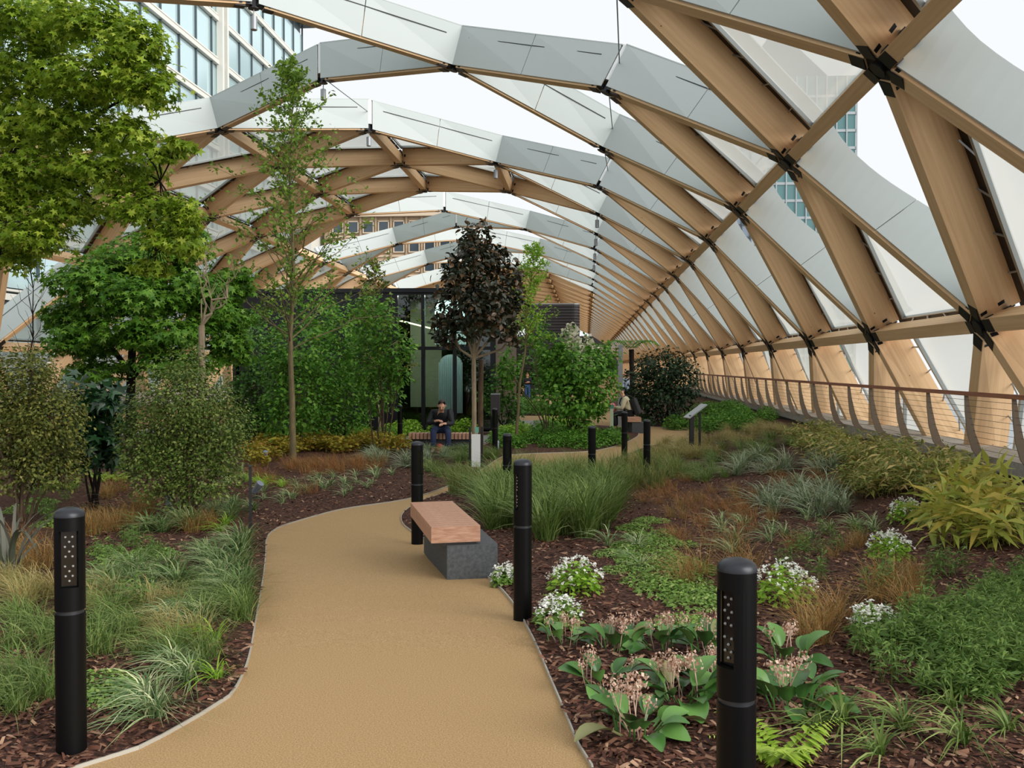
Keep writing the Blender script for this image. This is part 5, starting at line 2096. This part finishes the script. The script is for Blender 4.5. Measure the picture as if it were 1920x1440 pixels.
def hand(V, Ed, wrist, d, up, side):
    """Adds a palm, four fingers and a thumb to a skeleton, growing from vertex index wrist."""
    d, up, side = Vector(d).normalized(), Vector(up).normalized(), Vector(side).normalized()
    w = Vector(V[wrist][:3])
    palm = w + d * .06
    V.append((*palm, .03, .018))
    pi = len(V) - 1
    Ed.append((wrist, pi))
    for k, (s, ln) in enumerate(((-.03, .07), (-.01, .085), (.01, .08), (.03, .062))):
        a = palm + d * .03 + side * s
        b = a + (d * .75 - up * .45) * ln * .5
        c = b + (d * .4 - up * .8) * ln * .5
        for q, r in ((a, .011), (b, .010), (c, .008)):
            V.append((*q, r))
        n = len(V)
        Ed += [(pi, n - 3), (n - 3, n - 2), (n - 2, n - 1)]
    a = w + d * .035 - side * .04
    b = a + (d * .6 - side * .4) * .045
    V += [(*a, .012), (*b, .010)]
    n = len(V)
    Ed += [(pi, n - 2), (n - 2, n - 1)]


def head_parts(t, c, R, look, hair, hs=1.0):
    """Ears, eyes, nose, mouth and hair for a head centred at c; R rotation matrix, faces -y locally."""
    def tr(p):
        return Vector(c) + R @ Vector(p)
    mb = MB()
    for s in (-1, 1):
        mb.tube([tr((s * .072, .005, -.02)), tr((s * .082, .015, .0)), tr((s * .076, .012, .03))], [.01, .016, .01], 6)
    mb.tube([tr((0, -.088, .015)), tr((0, -.112, -.022)), tr((0, -.09, -.03))], [.009, .015, .008], 6)
    mb.build('face_features', SK, t)
    e = MB()
    for s in (-1, 1):
        e.tube([tr((s * .032, -.088, .012)), tr((s * .032, -.096, .012))], [.011, .006], 6)
    e.tube([tr((-.022, -.092, -.058)), tr((.022, -.092, -.058))], .005, 5)
    e.build('eyes_and_mouth', plain('eye_dark', (60, 36, 32), .4), t)
    hb = bmesh.new()
    bmesh.ops.create_uvsphere(hb, u_segments=18, v_segments=12, radius=1)
    for v in list(hb.verts):
        if (v.co.y < -.1 and v.co.z < .62) or v.co.z < -.35 * hs:
            hb.verts.remove(v)
    for v in hb.verts:
        v.co = tr((v.co.x * .086, v.co.y * .104 + .008, v.co.z * .125 + .02))
    me = bpy.data.meshes.new('hair')
    hb.to_mesh(me)
    hb.free()
    o = link('hair', me, hair, t)
    so = o.modifiers.new('thick', 'SOLIDIFY')
    so.thickness = .014


def person(loc, rz, label, J, mats, group=None, hairmat=None, headR=None, long_hair=False):
    """J: joint positions: pelvis, chest, neck, head, and l/r shoulder, elbow, wrist, hip, knee, ankle, toe."""
    t = empty('person', loc, rz)
    tag(t, label, 'person', group)
    g = {k: Vector(v) for k, v in J.items()}
    V, Ed = [], []

    def add(p, r, r2=None, link_to=None):
        V.append((*p, r, r2 if r2 else r))
        if link_to is not None:
            Ed.append((link_to, len(V) - 1))
        return len(V) - 1
    pel = add(g['pelvis'], .12, .1)
    wa = add(g['pelvis'].lerp(g['chest'], .5), .115, .09, pel)
    ch = add(g['chest'], .125, .095, wa)
    nk = add(g['neck'], .055, .055, ch)
    hl = add(g['head'] + (g['neck'] - g['head']) * .35, .066, .075, nk)
    hd = add(g['head'], .078, .09, hl)
    ht = add(g['head'] + (g['head'] - g['neck']).normalized() * .085, .06, .07, hd)
    for s in 'lr':
        sh = add(g[s + 'sh'], .055, .055, ch)
        el = add(g[s + 'el'], .042, .042, sh)
        wr = add(g[s + 'wr'], .028, .026, el)
        d = (g[s + 'wr'] - g[s + 'el'])
        hand(V, Ed, wr, J[s + 'hd'] if s + 'hd' in J else d, (0, 0, 1), (1, 0, 0) if abs(d.normalized().x) < .7 else (0, 1, 0))
        hp = add(g[s + 'hip'], .085, .085, pel)
        kn = add(g[s + 'kn'], .058, .058, hp)
        an = add(g[s + 'an'], .04, .04, kn)
        add(g[s + 'to'], .035, .03, an)
    skinned('body', V, Ed, SK, t)
    # clothing: jacket, trousers, shoes
    V, Ed = [], []
    a = add(g['pelvis'] + Vector((0, 0, -.02)), .155, .13)
    b = add(g['pelvis'].lerp(g['chest'], .5), .155, .125, a)
    c = add(g['chest'], .165, .13, b)
    n = add(g['neck'] - (g['neck'] - g['chest']).normalized() * .03, .08, .075, c)
    for s in 'lr':
        sh = add(g[s + 'sh'], .078, .078, c)
        el = add(g[s + 'el'], .062, .062, sh)
        add(g[s + 'wr'].lerp(g[s + 'el'], .1), .046, .046, el)
    skinned('jacket', V, Ed, mats[0], t)
    V, Ed = [], []
    a = add(g['pelvis'], .142, .125)
    for s in 'lr':
        hp = add(g[s + 'hip'], .098, .098, a)
        kn = add(g[s + 'kn'], .075, .075, hp)
        add(g[s + 'an'] + (g[s + 'kn'] - g[s + 'an']) * .1, .062, .062, kn)
    skinned('trousers', V, Ed, mats[1], t)
    for s in 'lr':
        V, Ed = [], []
        a = add(g[s + 'an'] + Vector((0, 0, -.02)), .052, .048)
        b = add(g[s + 'an'].lerp(g[s + 'to'], .6) + Vector((0, 0, -.012)), .05, .04, a)
        add(g[s + 'to'] + (g[s + 'to'] - g[s + 'an']) * .15, .042, .03, b)
        skinned('shoe', V, Ed, mats[2], t, sub=1)
    R = headR if headR is not None else Matrix.Identity(3)
    head_parts(t, g['head'] + (g['head'] - g['neck']).normalized() * .02, R, None, hairmat, 1.6 if long_hair else 1.0)
    return t


navy = plain('navy_jacket', (22, 24, 32), .7)
jeans = plain('blue_jeans', (38, 52, 84), .8)
dark = plain('dark_cloth', (24, 24, 28), .8)
shoe = plain('dark_shoe', (28, 24, 24), .5)
brown_hair = plain('brown_hair', (44, 30, 24), .6)
# man on the far bench, bent over the food in his hands
bz = ground(bp.x, bp.y)
mp_ = pt(827, 820, 20.35)
J = dict(pelvis=(0, .02, .55), chest=(0, -.2, .82), neck=(.01, -.32, .95), head=(.03, -.41, 1.04),
         lsh=(-.19, -.2, .9), lel=(-.28, -.3, .66), lwr=(-.08, -.5, .74), lhd=(.8, -.4, .1), rsh=(.19, -.21, .9), rel=(.26, -.34, .66), rwr=(.1, -.52, .68), rhd=(-.5, -.6, 0),
         lhip=(-.1, -.02, .53), lkn=(-.15, -.44, .52), lan=(-.15, -.42, .1), lto=(-.17, -.58, .05), rhip=(.1, -.02, .53), rkn=(.17, -.44, .52), ran=(.17, -.4, .1), rto=(.2, -.56, .05))
person((mp_.x, 20.4, bz), .1, 'man in navy jacket and jeans sitting hunched on the bench eating', J, (navy, jeans, shoe), hairmat=brown_hair, headR=Matrix.Rotation(.35, 3, 'X'))
# red bag between his feet
t = empty('bag', (mp_.x + .045, 19.86, bz))
tag(t, 'small red bag on the ground between the seated man’s feet', 'bag')
MB().lathe([(.045, 0), (.07, .03), (.075, .16), (.055, .24), (.035, .25)], 12).build('pouch', plain('red_fabric', (170, 44, 48), .7), t, smooth_=True)
MB().tube([(-.05, 0, .24), (-.04, 0, .32), (.04, 0, .32), (.05, 0, .24)], .01, 6).build('handle', M['black'], t)


def standing(lean=0, arms='front'):
    J = dict(pelvis=(0, 0, .92), chest=(0, 0, 1.24), neck=(0, .0, 1.42), head=(0, -.02, 1.55),
             lhip=(-.09, 0, .9), lkn=(-.1, -.02, .5), lan=(-.1, .02, .09), lto=(-.12, -.13, .04), rhip=(.09, 0, .9), rkn=(.1, -.03, .5), ran=(.1, .0, .09), rto=(.12, -.14, .04),
             lsh=(-.18, 0, 1.34), lel=(-.24, -.02, 1.08), lwr=(-.08, -.22, 1.12), lhd=(.9, -.3, .3), rsh=(.18, 0, 1.34), rel=(.24, -.02, 1.08), rwr=(.1, -.22, 1.16), rhd=(-.9, -.3, .3))
    return J


wp = foot(989, 56)
person((wp.x, 56, ground(wp.x, 56)), .1, 'person in black jacket and blue jeans standing far down the garden', standing(), (dark, plain('bright_jeans', (52, 84, 140), .8), shoe), hairmat=plain('fair_hair', (150, 104, 66), .6), long_hair=True)
t = empty('shoulder_bag', (wp.x + .31, 56.02, ground(wp.x, 56) + .6))
tag(t, 'black shoulder bag hanging at the side of the standing person in blue jeans', 'bag')
MB().box((0, 0, .15), (.2, .14, .36)).build('pouch', M['black'], t)
MB().tube([(-.04, 0, .32), (-.03, .06, .56), (-.07, .05, .76), (-.13, .0, .84)], .014, 6).build('strap', M['black'], t)
sp = foot(1177, 36)
J = standing()
J.update(lwr=(-.22, -.1, .86), lhd=(0, -.2, -1), rel=(.24, -.05, 1.12), rwr=(.08, -.24, 1.3))
person((sp.x, 36, bed_height(right_poly, sp.x, 36) if inside(right_poly, sp.x, 36) else ground(sp.x, 36)), .4, 'person in pale blue shirt and dark tie standing behind the seated visitor', J, (plain('pale_blue_shirt', (190, 206, 228), .8), dark, shoe), hairmat=brown_hair)
# visitor with the backpack sitting side-on, holding a bag
vp = foot(1181, 27.5)
J = dict(pelvis=(0, .02, .555), chest=(0, -.12, .86), neck=(0, -.2, 1.04), head=(.0, -.27, 1.17),
         lsh=(-.17, -.12, .95), lel=(-.2, -.2, .68), lwr=(-.08, -.42, .7), lhd=(.3, -.9, .2), rsh=(.17, -.12, .95), rel=(.2, -.2, .68), rwr=(.08, -.42, .72), rhd=(-.3, -.9, .2),
         lhip=(-.1, -.02, .53), lkn=(-.12, -.44, .52), lan=(-.12, -.42, .1), lto=(-.13, -.57, .05), rhip=(.1, -.02, .53), rkn=(.12, -.44, .52), ran=(.12, -.4, .1), rto=(.13, -.55, .05))
vz = ground(vp.x, 27.5)
person((vp.x, 27.5, vz), -math.pi / 2 - .2, 'person in cream jacket wearing a black backpack and sitting by the path', J, (plain('cream_jacket', (206, 196, 164), .8), dark, shoe), hairmat=plain('black_hair', (22, 18, 18), .5), headR=Matrix.Rotation(.4, 3, 'X'))
t = empty('backpack', (vp.x + .245, 27.46, vz + .53))
t.rotation_euler = (0, -.38, -.2)
tag(t, 'black backpack on the back of the seated person in the cream jacket', 'backpack')
prism(rrect(.22, .32, .08), 0, .46).build('pouch', M['black'], t, smooth_=True)
bm_inv = Matrix.LocRotScale(t.location, t.rotation_euler, None).inverted()
for sg in (-1, 1):      # over the shoulder, down the chest and back under the arm
    pts = [(.13, .10, .98), (-.02, .12, 1.055), (-.14, .125, 1.06), (-.26, .12, .96), (-.30, .125, .82), (-.22, .17, .70), (-.02, .17, .63), (.15, .10, .62)]
    MB().tube([bm_inv @ Vector((vp.x + q[0], 27.5 + sg * q[1] - .2 * q[0], vz + q[2])) for q in pts], .014, 6).build('strap', M['black'], t)
t = empty('carrier_bag', (vp.x - .50, 27.6, vz + .56))
tag(t, 'pink round bag held in front of the person in the cream jacket', 'bag')
MB().lathe([(.03, 0), (.1, .04), (.12, .14), (.08, .24), (.02, .28)], 12).build('pouch', plain('pink_plastic', (222, 120, 130), .5), t, smooth_=True)
bench(Vector((vp.x + .06, 27.55, vz)), .1, 'low slatted bench under the person with the backpack', 1.5, 18)

# ------------------------------------------------------------------ settle the herb layer: no plant grows through a post, bench, wall, person or trunk
from mathutils.bvhtree import BVHTree


def settle():
    bpy.context.view_layer.update()
    dg = bpy.context.evaluated_depsgraph_get()
    skip = {'path', 'planting_bed', 'path_edging', 'paving', 'dock_ground', 'deck_slab', 'ceiling', 'foliage', 'frond', 'blossom', 'leaves', 'flower_heads', 'leaf', 'flower_head', 'flax'}
    placed = {o.name for o in PLACED}
    obs = []
    for o in bpy.data.objects:
        if o.type != 'MESH' or o.name in placed or o.name.split('.')[0] in skip or (o.parent and o.parent.name == 'ceiling'):
            continue
        e = o.evaluated_get(dg)
        me = e.to_mesh()
        V = np.empty(len(me.vertices) * 3, np.float32)
        me.vertices.foreach_get('co', V)
        mw = np.array(o.matrix_world)
        V = V.reshape(-1, 3) @ mw[:3, :3].T + mw[:3, 3]
        P = [tuple(q.vertices) for q in me.polygons]
        e.to_mesh_clear()
        if o.name.startswith('trunk'):
            lim = o.matrix_world.translation.z + .7
            P = [q for q in P if V[q[0]][2] < lim]
            if not P:
                continue
            used = sorted({i for q in P for i in q})
            lo, hi = V[used].min(0), V[used].max(0)
        else:
            lo, hi = V.min(0), V.max(0)
        if lo[1] > 60:
            continue
        obs.append([lo, hi, V, P, None])
    LO = np.array([q[0] for q in obs])
    HI = np.array([q[1] for q in obs])
    data = {}

    def hits(o):
        me = o.data
        if me.name not in data:
            V = np.empty(len(me.vertices) * 3, np.float32)
            me.vertices.foreach_get('co', V)
            data[me.name] = (V.reshape(-1, 3), [tuple(q.vertices) for q in me.polygons])
        V, P = data[me.name]
        mw = np.array(Matrix.LocRotScale(o.location, o.rotation_euler, o.scale))
        W = V @ mw[:3, :3].T + mw[:3, 3]
        near = np.nonzero(np.all((LO <= W.max(0)) & (HI >= W.min(0)), axis=1))[0]
        if not len(near):
            return 0
        b = BVHTree.FromPolygons(W.tolist(), P)
        n = 0
        for k in near:
            if obs[k][4] is None:
                obs[k][4] = BVHTree.FromPolygons(obs[k][2].tolist(), obs[k][3])
            n += len(b.overlap(obs[k][4]))
        return n

    for o in PLACED:
        n0 = hits(o)
        if not n0:
            continue
        best = (n0, o.location.copy(), o.rotation_euler.z)
        home = o.location.copy()
        for r in (0, .06, .12, .2, .3, .4, .52, .66, .8, 1.0):
            for k in range(1 if r == 0 else 10):
                a = k * .628 + r * 5
                x, y = home.x + r * math.cos(a), home.y + r * math.sin(a)
                poly = where(x, y)
                if poly is None or x > 5.36:
                    continue
                o.location = (x, y, bed_height(poly, x, y))
                for w in (0, 2.1, 4.2):
                    o.rotation_euler.z = w + r
                    n = hits(o)
                    if n < best[0]:
                        best = (n, o.location.copy(), o.rotation_euler.z)
                    if n == 0:
                        break
                if best[0] == 0:
                    break
            if best[0] == 0:
                break
        o.location = best[1]
        o.rotation_euler.z = best[2]


settle()
tag(link('bark_chips', chips(), M['chip']), 'loose dark brown bark chips spread over the planting beds', 'bark chips', kind='stuff')
